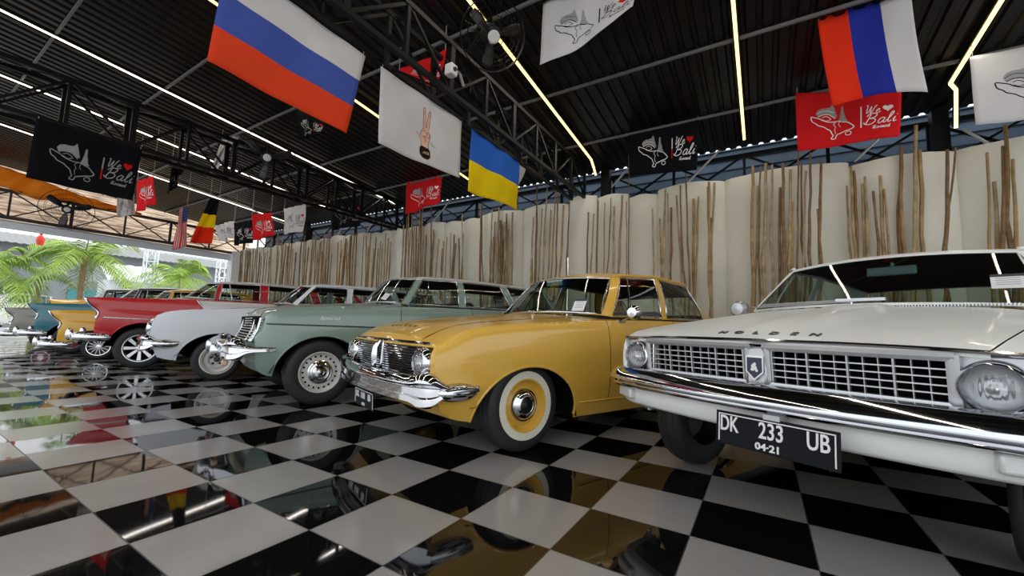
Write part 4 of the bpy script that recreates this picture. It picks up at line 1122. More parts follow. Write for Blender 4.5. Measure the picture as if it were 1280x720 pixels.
def sedan_spec(d=0.0, wagon=False, **kw):
    sp = dict(W=[(-.70, .805), (-.5, .838), (-.2, .856), (.3, .865), (.8, .87), (2, .87), (2.7, .865), (3.3, .84), (3.66, .80)],
        zs=dz([(-.70, .690), (-.68, .712), (-.65, .740), (-.60, .768), (-.45, .822), (0, .868), (.77, .915), (1.65, .94), (2.7, .95), (3.2, .92), (3.66, .84)], d),
        zc=dz([(-.70, .755), (-.62, .80), (-.5, .845), (0, .915), (.7, .968), (1.6, .965), (3.0, .98), (3.66, .87)], d),
        zb=dz([(-.70, .295), (-.55, .262), (-.4, .245), (.4, .19), (2.2, .19), (3.2, .25), (3.66, .32)], d * .5), S=SIDE,
        lean=dz([(.25, .12), (.42, .0), (.6, -.02), (.66, -.018), (.70, .0), (.74, .03), (.80, .05)], d), yf=-.68, yr=3.66, bow=.05, opening=(.752, .49 + d, .700 + d),
        strip=[(-.70, .20), (.55, .17), (.95, .095), (2.6, .095), (3.2, .17), (3.66, .17)],
        arches=[(0, .22 + d * .4, .445, .36 + d * .6), (2.69, .22 + d * .4, .44, .34 + d * .6)], doors=(.80, 1.77, 2.23), sill=.30 + d * .6, ycowl=.66, zhandle=.83 + d, zbelt=.95 + d, wb=2.69)
    z = lambda v: v + d
    if not wagon:
        sp['cabin'] = [('', (0, .72, z(.985)), (0, 1.06, z(1.365))), ('ws', (.70, .88, z(.965)), (.56, 1.18, z(1.335))), ('pillar', (.742, .97, z(.955)), (.612, 1.25, z(1.345))), ('front_glass', (.748, 1.70, z(.96)), (.63, 1.74, z(1.38))), ('pillar', (.748, 1.80, z(.96)), (.63, 1.83, z(1.38))), ('rear_glass', (.742, 2.52, z(.97)), (.62, 2.34, z(1.355))), ('pillar', (.56, 3.02, z(1.03)), (.47, 2.68, z(1.275))), ('rw', (0, 3.14, z(1.045)), (0, 2.78, z(1.29)))]
        sp['roofz'] = dz([(1.06, 1.37), (1.4, 1.43), (1.9, 1.45), (2.4, 1.41), (2.78, 1.30)], d)
    else:
        sp['cabin'] = [('', (0, .72, z(.985)), (0, 1.02, z(1.33))), ('ws', (.70, .86, z(.965)), (.57, 1.10, z(1.295))), ('pillar', (.742, .93, z(.955)), (.625, 1.16, z(1.30))), ('front_glass', (.748, 1.62, z(.96)), (.645, 1.62, z(1.315))), ('pillar', (.748, 1.72, z(.96)), (.645, 1.72, z(1.315))), ('rear_glass', (.745, 2.48, z(.965)), (.645, 2.32, z(1.315))), ('pillar', (.742, 2.60, z(.965)), (.64, 2.44, z(1.315))), ('quarter_glass', (.72, 3.35, z(.965)), (.63, 3.15, z(1.31))), ('pillar', (.68, 3.52, z(.97)), (.58, 3.30, z(1.30))), ('rw', (0, 3.60, z(.98)), (0, 3.36, z(1.31)))]
        sp['roofz'] = dz([(1.02, 1.335), (1.4, 1.385), (2.0, 1.40), (3.0, 1.385), (3.36, 1.32)], d); sp['deck'] = False
    sp['bumper'] = dict(path=[(.852, -.42), (.862, -.52), (.845, -.66), (.76, -.765), (.52, -.825), (.25, -.855), (0, -.865)],
        prof=[(-.06, .526 + d * .9), (-.012, .532 + d * .9), (.018, .518 + d * .9), (.030, .490 + d * .9), (.016, .472 + d * .9), (.006, .466 + d * .9), (.008, .430 + d * .9), (.022, .424 + d * .9), (.024, .395 + d * .9), (-.02, .380 + d * .9), (-.06, .386 + d * .9)],
        scale=[(0, .25), (.1, .3), (.25, .35), (.32, .55), (.42, 1.3), (.49, 1.42), (.55, 1.08), (1, 1.0)], over=[(.822, -.545, .440 + d * .9, .056, .145, .058, .10)])
    sp.update(kw); return sp
def bars(root, B, x0, x1, zl, r, yo, m=None, nm='grille', n=12, square=None):
    b = MB()
    for z in zl:
        pts = [(lambda q: (q[0], q[1] + yo, q[2]))(B.warp(x, B.yf, z)) for x in lin(x0, x1, n)]
        if square:
            for i in range(n - 1): b.bar(pts[i], pts[i + 1], square[0], square[1])
        else: b.tube(pts, r, 6)
    return b.build(nm, m or chrome, root, smooth=40, weld=0)

def hd_front(root, B, d, big=False):
    bars(root, B, -.58, .58, [.508 + d + .0162 * k for k in range(13)], .0058, .012)
    root_gb = MB().grid([[(lambda q: (q[0], q[1] + .03, q[2]))(B.warp(x, B.yf, z)) for x in lin(-.74, .74, 13)] for z in (.46 + d, .715 + d)]).build('grille_back', mat('grille_back_grey', (.12, .12, .12), rough=.3, metal=.8), root)
    o = MB()
    for sgn in (1, -1):
        P = [(lambda q: (q[0], q[1] - .004, q[2]))(B.warp(x * sgn, B.yf, z)) for x, z in ((.02, .71 + d), (.05, .70 + d), (.05, .50 + d), (.02, .49 + d))]
        o.tube(P, .008, 6)
    P = [(lambda q: (q[0], q[1] - .02, q[2]))(B.warp(0, B.yf, z)) for z in lin(.49 + d, .72 + d, 5)]
    o.tube(P, [.018, .024, .03, .024, .014], 8)
    o.build('grille_centre_bar', chrome, root)
    o = MB()
    pts = [(x, .722 + d) for x in lin(-.70, .70, 15)]
    o.tube([(lambda q: (q[0], q[1] - .006, q[2]))(B.warp(x, B.yf, z)) for x, z in pts], .010, 6)
    o.tube([(lambda q: (q[0], q[1] - .002, q[2]))(B.warp(x, B.yf, z)) for x, z in [(p[0], .49 + d) for p in pts]], .010, 6)
    o.build('grille_surround', chrome, root)
    for sgn in (1, -1):
        q = B.warp(.662 * sgn, B.yf, .605 + d)
        headlight(root, (q[0], q[1] + .005, q[2]), .083)

# ---- mustard sedan
sp = sedan_spec(0, name='sedan_car', label='mustard yellow vintage sedan with whitewall tyres beside the nearest white car', x=-1.42, y=.835, a=-.362, paint=P_YEL, liner=headliner_dark, wheels=dict(r=.312, kind='whitewall', X=.715, steer=.02))
car, B = build_car(sp); hd_front(car, B, 0)
hood_text(car, B, 'HOLDEN', [-.21 + .084 * k for k in range(6)], -.57, .030, mat('lettering_bronze', (.16, .12, .06), rough=.3, metal=.8), stretch=1.2)
plate(car, (0, -.83, .305), .40, .125, [('DK', .06, -.13, .015, .8), ('1101', .06, -.01, .015, .8), ('EB', .06, .12, .015, .8), ('07 21', .025, 0, -.042, 1)], tilt=.05)
MB().tube([(0.05, .70, .985), (-.35, .80, .99)], .006).tube([(-.08, .80, 1.01), (-.35, .80, .995), (-.62, .92, 1.005)], .005).tube([(.06, .74, .99), (.12, .745, 1.0), (.55, .86, 1.005)], .005).build('wiper', silver, car)
o = MB()
for k in range(24): o.box((.10 + k * .02, .69 + .0012 * k, .974), (.006, .05, .004))
o.build('cowl_vent', black_plastic, car, smooth=0)
sticker(car, B, (.50, .832, 1.055), .115, .135, -.62 - .0, rz=.28)
mr = MB().lathe([(.001, -.05), (.04, -.045), (.058, -.02), (.062, .012), (.058, .016), (.001, .016)], axis='y', n=24); mr.xform(Matrix.Translation((.93, 1.02, .99)) @ Matrix.Rotation(.2, 4, 'Z')); mr.tube([(.80, .98, .915), (.86, .99, .935), (.93, .995, .965)], .009, 8); mr.box((.815, .985, .915), (.05, .09, .014)); mr.build('door_mirror', chrome, car)
MB().box((-.02, 1.02, 1.30), (.22, .02, .06)).box((-.02, 1.05, 1.335), (.02, .03, .04)).build('rear_view_mirror', mat('mirror_back', (.25, .33, .36), rough=.25), car, smooth=0, bevel=.008)
molding(car, B, [(.48, .30), (2.2, .30)], .006, P_YEL, 'sill_crease')

# ---- green wagon
d = .115
sp = sedan_spec(d, True, name='station_wagon', label='sage green vintage station wagon with white perforated wheels, beside the yellow sedan', x=-3.865, y=.905, a=-.345, paint=P_GRN, roofpaint=P_CREAM, wheels=dict(r=.328, kind='steel_holes', X=.725, steer=.02))
sp['opening'] = (.74, .62, .84); sp['bumper']['over'] = [(.47, -.86, .535, .05, .05, .075, 0)]
car, B = build_car(sp)
dchrome = mat('dark_chrome', (.40, .41, .43), rough=.15, metal=1.0)
bars(car, B, -.735, .735, [.64 + .026 * k for k in range(9)], .0085, -.012, dchrome)
o = MB()
for sgn in (1, -1):
    for x in (.50, .66, .70, .735): o.tube([(lambda q: (q[0], q[1] - .02, q[2]))(B.warp(x * sgn, B.yf, z)) for z in (.63, .74, .855)], .008, 6)
o.build('grille_uprights', chrome, car)
for sgn in (1, -1):
    q = B.warp(.60 * sgn, B.yf, .745); headlight(car, (q[0], q[1] + .02, q[2]), .08)
    MB().box((.70 * sgn, -.80, .435), (.09, .05, .05)).build('indicator', amber, car, smooth=0, bevel=.012)
molding(car, B, [(-.62, .80), (.5, .793), (3.5, .80)], .008, mat('moulding_dark', (.06, .07, .065), rough=.3, metal=.6))
def side_text(car, B, txt, y, z, size, m, shear=.3, st=1.0):
    vs, fs = text_geo(txt, size, .003, shear)
    MB().add([(lambda q: (q[0] + .003 + v.z, q[1], q[2]))(B.side(y + v.x * st, z + v.y)) for v in vs], fs).build('fender_script', m, car, smooth=0)
side_text(car, B, 'Special', .04, .872, .05, silver, st=1.4)
sticker(car, B, (.40, .79, 1.18), .125, .12, -.62, rz=.22, roll=.2)
MB().tube([(0.05, .72, 1.10), (.5, .83, 1.12)], .006).tube([(-.5, .83, 1.12), (-.06, .72, 1.10)], .006).build('wiper', silver, car)
molding(car, B, [(-.66, .905), (-.45, .93)], .010, chrome, 'fender_top_trim')

# ---- white wagon
d = .06
sp = sedan_spec(d, True, name='station_wagon', label='white vintage station wagon with plain white wheels between the green and red wagons', x=-6.35, y=1.04, a=-.37, paint=P_WHT2, roofpaint=P_WHT2, wheels=dict(r=.285, kind='steel_open', X=.735, steer=.03))
sp['zs'] = [(-.70, .84), (-.62, .895), (-.3, .945), (.1, .975), (.77, 1.02), (1.65, 1.03), (2.7, 1.03), (3.2, 1.0), (3.66, .9)]
sp['zc'] = [(-.70, .85), (-.5, .91), (0, .98), (.7, 1.05), (1.6, 1.05), (3.0, 1.05), (3.66, .93)]
dd = .065; sp['cabin'] = [(k, (b[0], b[1], b[2] + dd), (t[0], t[1] + .05, t[2] + .04)) for k, b, t in sp['cabin']]; sp['roofz'] = dz(sp['roofz'], .035)
sp['lean'] = [(.25, .10), (.42, .02), (.6, -.03), (.75, -.02), (.9, .05)]
sp['opening'] = (.70, .58, .76)
car, B = build_car(sp); hd_front(car, B, d + .02)
o = MB()
for sgn in (1, -1):
    q = B.side(-.66, .70); o.lathe([(.001, -.03), (.03, -.025), (.04, 0), (.04, .02)], axis='y', c=(q[0] * sgn - .05 * sgn, q[1] - .01, q[2]), n=16)
o.build('sidelight', chrome, car)

# ---- fifties cars at the far end
def fifties(name, label, x, y, a, pm, roofpaint, d=0.0, tyre=.32, kind='alloy', wagon=True, rh=0.0, clear=0.0, detail=False, **kw):
    z = lambda v: v + d
    sp = dict(name=name, label=label, x=x, y=y, a=a, paint=pm, roofpaint=roofpaint,
        W=[(-.72, .80), (-.5, .85), (-.1, .875), (.8, .885), (2.7, .885), (3.3, .86), (3.9, .82)],
        zs=dz([(-.72, 1.04), (-.6, 1.065), (0, 1.085), (.8, 1.11), (2.0, 1.11), (3.0, 1.12), (3.9, 1.08)], d),
        zc=dz([(-.72, .96), (-.4, 1.05), (.2, 1.12), (.7, 1.15), (2, 1.14), (3.9, 1.02)], d),
        zb=[(-.72, .50 + d + clear), (-.45, .47 + d + clear), (.5, .30 + d), (2.4, .30 + d), (3.9, .42 + d)], S=[(0, .95), (.2, .985), (.45, 1.0), (.62, .995), (.72, .965), (.9, .955), (1, .92)],
        lean=[(.5 + d, .10), (.72 + d, .11), (.82 + d, .14), (.95 + d, .03), (1.08 + d, -.06)], yf=-.66, yr=3.9, bow=.02, yref=-.2, opening=(.66, .58 + d, .90 + d),
        strip=[(-.72, .25), (.5, .2), (.95, .10), (3.9, .12)], arches=[(0, .26 + d * .7, .43, .43 + d * .3), (2.9, .26 + d * .7, .43, .40)], doors=(.72, 1.75, 2.4), sill=.40 + d, ycowl=.5, zhandle=1.0 + d, zbelt=1.1 + d, wb=2.9, detail=detail,
        wheels=dict(r=tyre, kind=kind, X=.76))
    zr = lambda v: v + d + rh
    if wagon:
        sp['cabin'] = [('', (0, .45, z(1.16)), (0, .78, zr(1.46))), ('ws', (.765, .90, z(1.13)), (.63, .95, zr(1.445))), ('pillar', (.77, .97, z(1.13)), (.64, 1.0, zr(1.45))), ('front_glass', (.77, 1.58, z(1.13)), (.66, 1.58, zr(1.47))), ('pillar', (.77, 1.72, z(1.13)), (.66, 1.72, zr(1.47))), ('rear_glass', (.765, 2.5, z(1.13)), (.655, 2.4, zr(1.46))), ('pillar', (.76, 2.66, z(1.13)), (.65, 2.56, zr(1.46))), ('quarter_glass', (.74, 3.45, z(1.12)), (.62, 3.2, zr(1.44))), ('pillar', (.69, 3.6, z(1.11)), (.57, 3.35, zr(1.43))), ('rw', (0, 3.68, z(1.10)), (0, 3.42, zr(1.44)))]
        sp['roofz'] = dz([(.78, 1.465), (1.2, 1.52), (2, 1.535), (3, 1.52), (3.42, 1.45)], d + rh); sp['deck'] = False
    else:
        sp['cabin'] = [('', (0, .45, z(1.16)), (0, .80, zr(1.43))), ('ws', (.765, .86, z(1.13)), (.61, .96, zr(1.405))), ('pillar', (.77, .92, z(1.13)), (.62, 1.0, zr(1.41))), ('front_glass', (.77, 1.58, z(1.13)), (.64, 1.62, zr(1.45))), ('pillar', (.77, 1.64, z(1.13)), (.64, 1.68, zr(1.45))), ('rear_glass', (.765, 2.35, z(1.13)), (.63, 2.12, zr(1.43))), ('pillar', (.68, 2.85, z(1.12)), (.56, 2.42, zr(1.38))), ('rw', (0, 3.0, z(1.11)), (0, 2.5, zr(1.40)))]
        sp['roofz'] = dz([(.80, 1.435), (1.2, 1.49), (1.7, 1.505), (2.2, 1.48), (2.5, 1.41)], d + rh)
    zz = .45 + d + clear * 1.0
    sp['bumper'] = dict(path=[(.86, -.35), (.87, -.5), (.85, -.66), (.72, -.78), (.4, -.85), (0, -.87)], prof=[(-.05, zz + .065), (-.01, zz + .07), (.025, zz + .045), (.035, zz), (.025, zz - .04), (-.01, zz - .06), (-.05, zz - .055)], scale=[(0, .6), (.12, 1.0), (1, 1.0)], over=[(.45, -.875, zz + .03, .028, .045, .095, 0)])
    sp.update(kw)
    car, B = build_car(sp)
    for sgn in (1, -1):
        q = B.warp(.68 * sgn, B.yf, .93 + d); headlight(car, (q[0], q[1] + .055, q[2]), .085)
        MB().lathe([(.001, -.03), (.03, -.025), (.04, -.005), (.04, .03)], axis='y', c=(.64 * sgn, B.yf + .10, .76 + d), n=18).build('parking_light', chrome, car)
    for sg in (1, -1): MB().tube([(lambda q: ((q[0] + .004) * sg, q[1] - .004, q[2]))(B.side(B.yf, zv)) for zv in lin(.74 + d, 1.05 + d, 9)], .013, 6).build('headlight_hood_trim', chrome, car)
    bars(car, B, -.6, .6, [.62 + d + .05 * k for k in range(6)], .010, .0)
    return car, B
car, B = fifties('station_wagon', 'red fifties station wagon with silver alloy wheels and a pale roof', -8.59, .88, -.37, P_RED, P_CREAM, d=.04, tyre=.325, kind='alloy', rh=.0, framepaint=P_RED, trim=silver, wheelcol=black_plastic)
o = MB()
o.grid([[B.side(y + .10 * (1 - k / 4), .985 + (1.135 - .985) * k / 4, .004) for k in range(5)] for y in lin(.66, 3.6, 12)]); o.mirror(); o.build('side_panel', P_CREAM, car)
molding(car, B, [(.66, 1.14), (.78, .98)], .012, chrome, 'side_moulding'); molding(car, B, [(-.52, .80), (.55, .775)], .008, chrome, 'side_moulding')
car, B = fifties('sedan_car', 'bright yellow fifties car with dark wheels, low beside the red wagon', -10.7, .89, -.37, P_YL2, P_YL2, d=-.17, tyre=.245, kind='wire_dark', wagon=False, rh=.14, trim=silver)
car, B = fifties('sedan_car', 'teal blue fifties car with dark roof between the bright yellow and the grey car', -12.6, .9, -.37, P_TEAL, P_NAVY, d=-.03, tyre=.30, kind='red_rim', wagon=False, rh=.09, trim=silver, framepaint=P_NAVY)
car, B = fifties('sedan_car', 'taupe grey fifties car with red wheels at the far end of the row', -14.95, .9, -.37, P_GRY, P_PUR, d=-.12, tyre=.245, kind='red_rim', wagon=False, rh=.20, trim=silver, framepaint=P_PUR)

# ---- nearest white sedan
sp = dict(name='sedan_car', label='nearest white vintage sedan with wide lattice grille and black number plate', x=.963, y=.775, a=-.445, paint=P_WHT,
    W=[(-.60, .80), (-.5, .825), (-.2, .855), (.3, .875), (.8, .885), (2, .89), (2.8, .88), (3.4, .86), (3.85, .82)],
    zs=[(-.60, .80), (-.5, .835), (-.2, .88), (.3, .935), (.8, .965), (1.65, .975), (2.8, .98), (3.4, .95), (3.85, .88)],
    zc=[(-.60, .815), (-.5, .85), (-.2, .91), (.3, .985), (.62, 1.025), (1.6, .99), (3.0, .99), (3.85, .90)],
    zb=[(-.60, .44), (-.4, .36), (.5, .22), (2.3, .22), (3.3, .28), (3.85, .36)], S=[(0, .93), (.15, .97), (.4, .995), (.6, 1.0), (.8, .99), (.93, .97), (1, .945)],
    lean=[(.4, .02), (.6, 0), (.82, -.02)], yf=-.595, yr=3.85, bow=.035, yref=-.30, opening=(.765, .585, .797), p=3.0,
    strip=[(-.6, .085), (.5, .12), (.95, .10), (2.7, .10), (3.2, .16), (3.85, .16)], arches=[(.02, .22, .42, .40), (2.82, .22, .42, .38)], doors=(.84, 1.85, 2.36), sill=.32, ycowl=.55, zhandle=.86, zbelt=.97, wb=2.82,
    hoodf=lambda x, y: .016 * max(0, min(1, (.15 - abs(x)) / .035 + .5)) * max(0, min(1, (y + .55) / .25)) * (1 if y < .62 else 0),
    cabin=[('', (0, .60, 1.035), (0, 1.06, 1.405)), ('ws', (.70, .74, 1.015), (.56, 1.14, 1.375)), ('pillar', (.755, .86, .975), (.615, 1.22, 1.38)), ('front_glass', (.76, 1.76, .98), (.635, 1.80, 1.40)), ('pillar', (.76, 1.84, .98), (.635, 1.88, 1.39)), ('rear_glass', (.755, 2.55, .985), (.62, 2.40, 1.36)), ('pillar', (.66, 3.05, 1.0), (.56, 2.66, 1.315)), ('rw', (0, 3.22, 1.01), (0, 2.74, 1.34))],
    roofz=[(1.06, 1.41), (1.4, 1.44), (1.9, 1.45), (2.4, 1.415), (2.74, 1.345)], liner=headliner_maroon, seat=seat_maroon, dash=seat_maroon,
    bumper=dict(path=[(.885, -.24), (.895, -.42), (.875, -.56), (.80, -.665), (.62, -.715), (.3, -.755), (0, -.765)], prof=[(-.06, .630), (-.03, .631), (-.01, .622), (.018, .596), (.034, .574), (.036, .566), (.016, .558), (.008, .545), (.014, .535), (.004, .524), (-.03, .516), (-.06, .518)], scale=[(0, .7), (.1, 1.0), (1, 1.0)]),
    wheels=dict(r=.315, kind='plain_dark', X=.715, steer=.0), wheelcol=black_plastic, trim=P_WHT, trimr=.006, wellz=.46)
car, B = build_car(sp)
W_ = lambda x, z, yo=0.0: (lambda q: (q[0], q[1] + yo, q[2]))(B.warp(x, B.yf, z))
# silver grille frames
o = MB()
for sgn in (1, -1):
    x0, x1 = .055, .575
    for (a0, a1, b0, b1) in ((x0 - .03, x1 + .02, .768, .796), (x0 - .03, x1 + .02, .588, .636)):
        n = 9; fr_ = [[W_(lin(a0, a1, n)[i] * sgn, z, y) for i in range(n)] for z, y in ((b0, .03), (b0, -.012), ((b0 + b1) / 2, -.02), (b1, -.012), (b1, .03))]
        o.grid(fr_)
    for xa, xb in ((x0 - .03, x0), (x1, x1 + .03)):
        o.grid([[W_(x * sgn, z, y) for z in lin(.60, .79, 5)] for x, y in ((xa, .03), (xa, -.012), ((xa + xb) / 2, -.018), (xb, -.012), (xb, .03))])
o.build('grille_surround', silver, car, smooth=50, weld=1e-4)
for sgn in (1, -1):
    b_ = MB()
    for k in range(1, 5):
        z = .636 + (.768 - .636) * k / 5
        P = [W_(x * sgn, z, .004) for x in lin(.05, .58, 9)]
        for i in range(8): b_.bar(P[i], P[i + 1], .016, .0045)
    for k in range(0, 13):
        x = .06 + .0430 * k
        thick = k % 3 == 0
        P = [W_(x * sgn, z, -.002 if thick else .010) for z in lin(.632, .772, 3)]
        for i in range(2): b_.bar(P[i], P[i + 1], .006 if thick else .003, .016, up=(0, 1, 0))
    b_.build('grille', silver, car, smooth=0, weld=0)
# badge
sh = [(-.036, .05), (.036, .05), (.036, -.02), (.0, -.056), (-.036, -.02)]
c0 = W_(0, .695, -.035)
def shield(s, yo, m, nm, par):
    return MB().add([(c0[0] + x * s, c0[1] + yo, c0[2] + z * s) for x, z in sh] + [(c0[0] + x * s, c0[1] + yo + .02, c0[2] + z * s) for x, z in sh], [(4, 3, 2, 1, 0), (5, 6, 7, 8, 9)] + [(i, (i + 1) % 5, 5 + (i + 1) % 5, 5 + i) for i in range(5)]).build(nm, m, par, smooth=0)
bd = shield(1.0, 0, chrome, 'badge', car); shield(.84, -.003, mat('badge_navy', (.012, .014, .04), rough=.25), 'badge_field', bd)
lion = [(-.016, -.012), (-.010, -.002), (-.012, .008), (-.004, .016), (.004, .022), (.010, .016), (.007, .008), (.012, .002), (.013, -.010), (.019, -.014), (.008, -.016), (.004, -.010), (-.004, -.016)]
MB().add([(c0[0] + x, c0[1] - .0045, c0[2] + z) for x, z in lion], [tuple(range(len(lion)))]).add([(c0[0] + .011 + .006 * cos(2 * pi * k / 10), c0[1] - .0047, c0[2] - .013 + .006 * sin(2 * pi * k / 10)) for k in range(10)], [tuple(range(10))]).build('badge_emblem', plate_white, bd, smooth=0, recalc=False)
MB().box((0, c0[1] + .03, .69), (.09, .03, .19)).build('grille_centre_post', silver, car, smooth=30, bevel=.012)
# headlights in square housings
for sgn in (1, -1):
    q = W_(.672 * sgn, .695, .0)
    MB().box((q[0], q[1] + .045, q[2]), (.205, .05, .205)).build('headlight_housing', silver, car, smooth=30, bevel=.012)
    o = MB().tube([(q[0] + x, q[1] + .008, q[2] + z) for x, z in ((-.098, -.10), (-.098, .10), (.098, .10), (.098, -.10))], .0065, 6, closed=True); o.build('headlight_frame', chrome, car)
    headlight(car, (q[0], q[1] + .005, q[2]), .076)
# bonnet lip strip, fender end frame
o = MB(); o.tube([(lambda p: (p[0], p[1] - .004, p[2] - .004))(B.top(x, B.yf)) for x in lin(-.76, .76, 25)], .0075, 6); o.build('bonnet_edge_trim', chrome, car)
hood_text(car, B, 'HOLDEN', [-.195 + .0775 * k for k in range(6)], -.535, .038, mat('lettering_dark', (.03, .03, .03), rough=.3, metal=.5), stretch=1.35, lift=.004)
# lower apron and signal lamps
ap = sym([(.845, -.30), (.835, -.48), (.77, -.60), (.6, -.655), (.3, -.695), (0, -.705)])
sweep(ap, [(-.03, .53), (.0, .53), (.012, .50), (.008, .44), (-.01, .425), (-.05, .42)]).build('lower_apron', P_WHT, car, smooth=50, weld=1e-4)
for sgn in (1, -1): MB().box((.735 * sgn, -.632, .485), (.15, .05, .062), rot=Matrix.Rotation(.42 * sgn, 3, 'Z')).build('signal_lamp', clear_lens, car, smooth=30, bevel=.012)
plate(car, (.12, -.80, .442), .44, .135, [('DK', .088, -.163, .016, .62), ('233', .088, 0.0, .016, .70), ('UB', .088, .155, .016, .66), ('04\u00b721', .036, -.012, -.044, 1.15)], tilt=-.06, rz=0.0)
MB().box((.12, -.77, .515), (.06, .06, .02)).build('plate_bracket', silver, car, smooth=0)
o = MB()
for k in range(54): o.box((-.05 + k * .0125, .585 + .00035 * k * 1.2, 1.026), (.005, .05, .012))
o.build('cowl_vent', silver, car, smooth=0)
MB().tube([(-.05, .60, 1.055), (-.12, .61, 1.070), (-.60, .67, 1.06)], .007).tube([(-.02, .59, 1.065), (-.66, .665, 1.045)], .006).box((.0, .595, 1.072), (.24, .022, .018)).build('wiper', silver, car)
MB().box((.05, 1.0, 1.285), (.25, .02, .062)).box((.05, 1.04, 1.325), (.02, .04, .05)).build('rear_view_mirror', mat('mirror_glass', (.16, .22, .24), rough=.15), car, smooth=0, bevel=.010)
mr = MB().lathe([(.001, -.05), (.05, -.045), (.072, -.02), (.075, .012), (.001, .016)], axis='y', n=24); mr.xform(Matrix.Translation((-.93, .98, 1.055))); mr.tube([(-.82, .96, .965), (-.88, .97, .99), (-.93, .975, 1.02)], .009, 8); mr.build('door_mirror', silver, car)
sticker(car, B, (.555, .842, 1.165), .12, .13, -.86, rz=.16)
molding(car, B, [(-.3, .83), (.8, .915), (3.6, .89)], .005)
# ================================================================== OUTSIDE
leafm = mat('palm_leaf', (0.27, 0.42, 0.045), rough=0.5, var=0.35, vscale=2.0); leafm2 = mat('palm_leaf_grey', (0.24, 0.33, 0.12), rough=0.5, var=0.3, vscale=2.0); trunkm = mat('palm_trunk', (0.30, 0.22, 0.14), rough=0.9, var=0.3, vscale=10, bump=.6, bscale=20)
def palm(label, base, h, L, n, m, seed, lean=(0, 0)):
    rr = random.Random(seed); root = thing('palm_tree', label, 'palm tree', base, 0, 'palms outside the hall')
    pts = [(lean[0] * (k / 8) ** 2, lean[1] * (k / 8) ** 2, h * k / 8) for k in range(9)]
    MB().tube(pts, [.105 - .005 * k + .010 * (k % 2) for k in range(9)], 10).build('trunk', trunkm, root)
    c = Vector(pts[-1])
    for k in range(n):
        az = 2 * pi * k / n + rr.uniform(-.25, .25); el = rr.choice((rr.uniform(-.35, .4), rr.uniform(.1, .8), rr.uniform(.6, 1.3))); ln = L * rr.uniform(.8, 1.1)
        dv = Vector((cos(az), sin(az), 0)); P = []
        for i in range(15):
            t = i / 14; P.append(c + dv * (ln * t * cos(el) * (1 - .08 * t)) + Vector((0, 0, ln * (t * sin(el) - .75 * t * t * (1.1 - .25 * sin(el))))))
        b = MB().tube(P, [.022 * (1 - .8 * i / 14) for i in range(15)], 5)
        for i in range(1, 29):
            t = i / 29 * 14; q = P[int(t)].lerp(P[min(int(t) + 1, 14)], t % 1); tg = (P[min(int(t) + 1, 14)] - P[int(t)]).normalized()
            sd = tg.cross(Vector((0, 0, 1))).normalized(); ll = ln * .30 * sin(pi * min(1, (.12 + i / 29 * .86))) ** .6
            for s_ in (1, -1):
                tip = q + sd * s_ * ll * .75 + tg * ll * .5 + Vector((0, 0, -ll * rr.uniform(.25, .6))); md = q.lerp(tip, .5) + Vector((0, 0, ll * .1)); w = tg * .022
                b.add([q - w * .5, q + w * .5, md + w, md - w, tip], [(0, 1, 2, 3), (3, 2, 4)])
        b.build('frond', m, root, smooth=0, weld=0, recalc=False)
def gnd(p): p = Vector(p); return (p.x, p.y, -.12)
c = onx(107, 318, -21.0); palm('palm in the middle of the open end behind the teal car', gnd(c), c.z + .12, 2.6, 20, leafm, 3)
c = onx(226, 347, -23.5); palm('low bright palm behind the red wagon roof', gnd(c), c.z + .12, 2.4, 20, leafm, 5)
c = onx(-6, 330, -22.0); palm('palm cut by the left edge of the picture', gnd(c), c.z + .12, 2.2, 18, leafm, 8)
c = onx(50, 350, -23.0); palm('pale young palm with few fronds left of the middle palm', gnd(c), c.z + .12, 1.6, 8, leafm2, 13)
# red lantern
c = onx(51, 297, -18.5)
root = thing('paper_lantern', 'red paper lantern hanging outside against the sky', 'lantern', c)
lr = mat('lantern_red', (0.85, 0.07, 0.05), rough=.6)
MB().lathe([(.001, -.24), (.07, -.235), (.095, -.12), (.09, -.02), (.05, .06), (.02, .07)], axis='z', n=18).build('lower_globe', lr, root); MB().lathe([(.02, .07), (.03, .10), (.075, .16), (.08, .22), (.05, .28), (.001, .28)], axis='z', n=18).build('upper_globe', lr, root)
MB().tube([(0, 0, .28), (0, 0, 1.2)], .006, 5).build('cord', black_plastic, root)
MB().tube([(3.2, 0, 1.2), (-1.0, 0, 1.2)], .012, 5).build('hanging_pole', steel_grey, root)
# lattice towers and stage beam
def lattice(name, label, a, b_, w, n, cat='scaffold', axis='z'):
    root = thing(name, label, cat, a, 0, 'white lattice scaffolds'); D = Vector(b_) - Vector(a); d = D.normalized()
    u = Vector((0, 1, 0)) if axis == 'z' else Vector((0, 0, 1)); v = d.cross(u).normalized(); u = v.cross(d).normalized()
    cs = [u * (w / 2) + v * (w / 2), u * (w / 2) - v * (w / 2), -u * (w / 2) - v * (w / 2), -u * (w / 2) + v * (w / 2)]
    for c_ in cs: MB().tube([c_, D + c_], .035, 6).build('main_tube', steel_white, root)
    b = MB()
    for i in range(n):
        p = D * (i / n); q = D * ((i + 1) / n)
        for k in range(4): b.tube([p + cs[k], p + cs[(k + 1) % 4]], .02, 5); b.tube([p + cs[k], q + cs[(k + 1) % 4]], .016, 5)
    b.build('lacing', steel_white, root)
t1 = onx(191, 306, -25.0); t2 = onx(280, 318, -25.0)
lattice('scaffold_tower', 'white lattice tower between the middle and the low palm', (t1.x, t1.y, -.12), (t1.x, t1.y, t1.z + 1.0), .42, 9)
lattice('scaffold_tower', 'white lattice tower beside the white corner column', (t2.x, t2.y, -.12), (t2.x, t2.y, t2.z + .3), .42, 9)
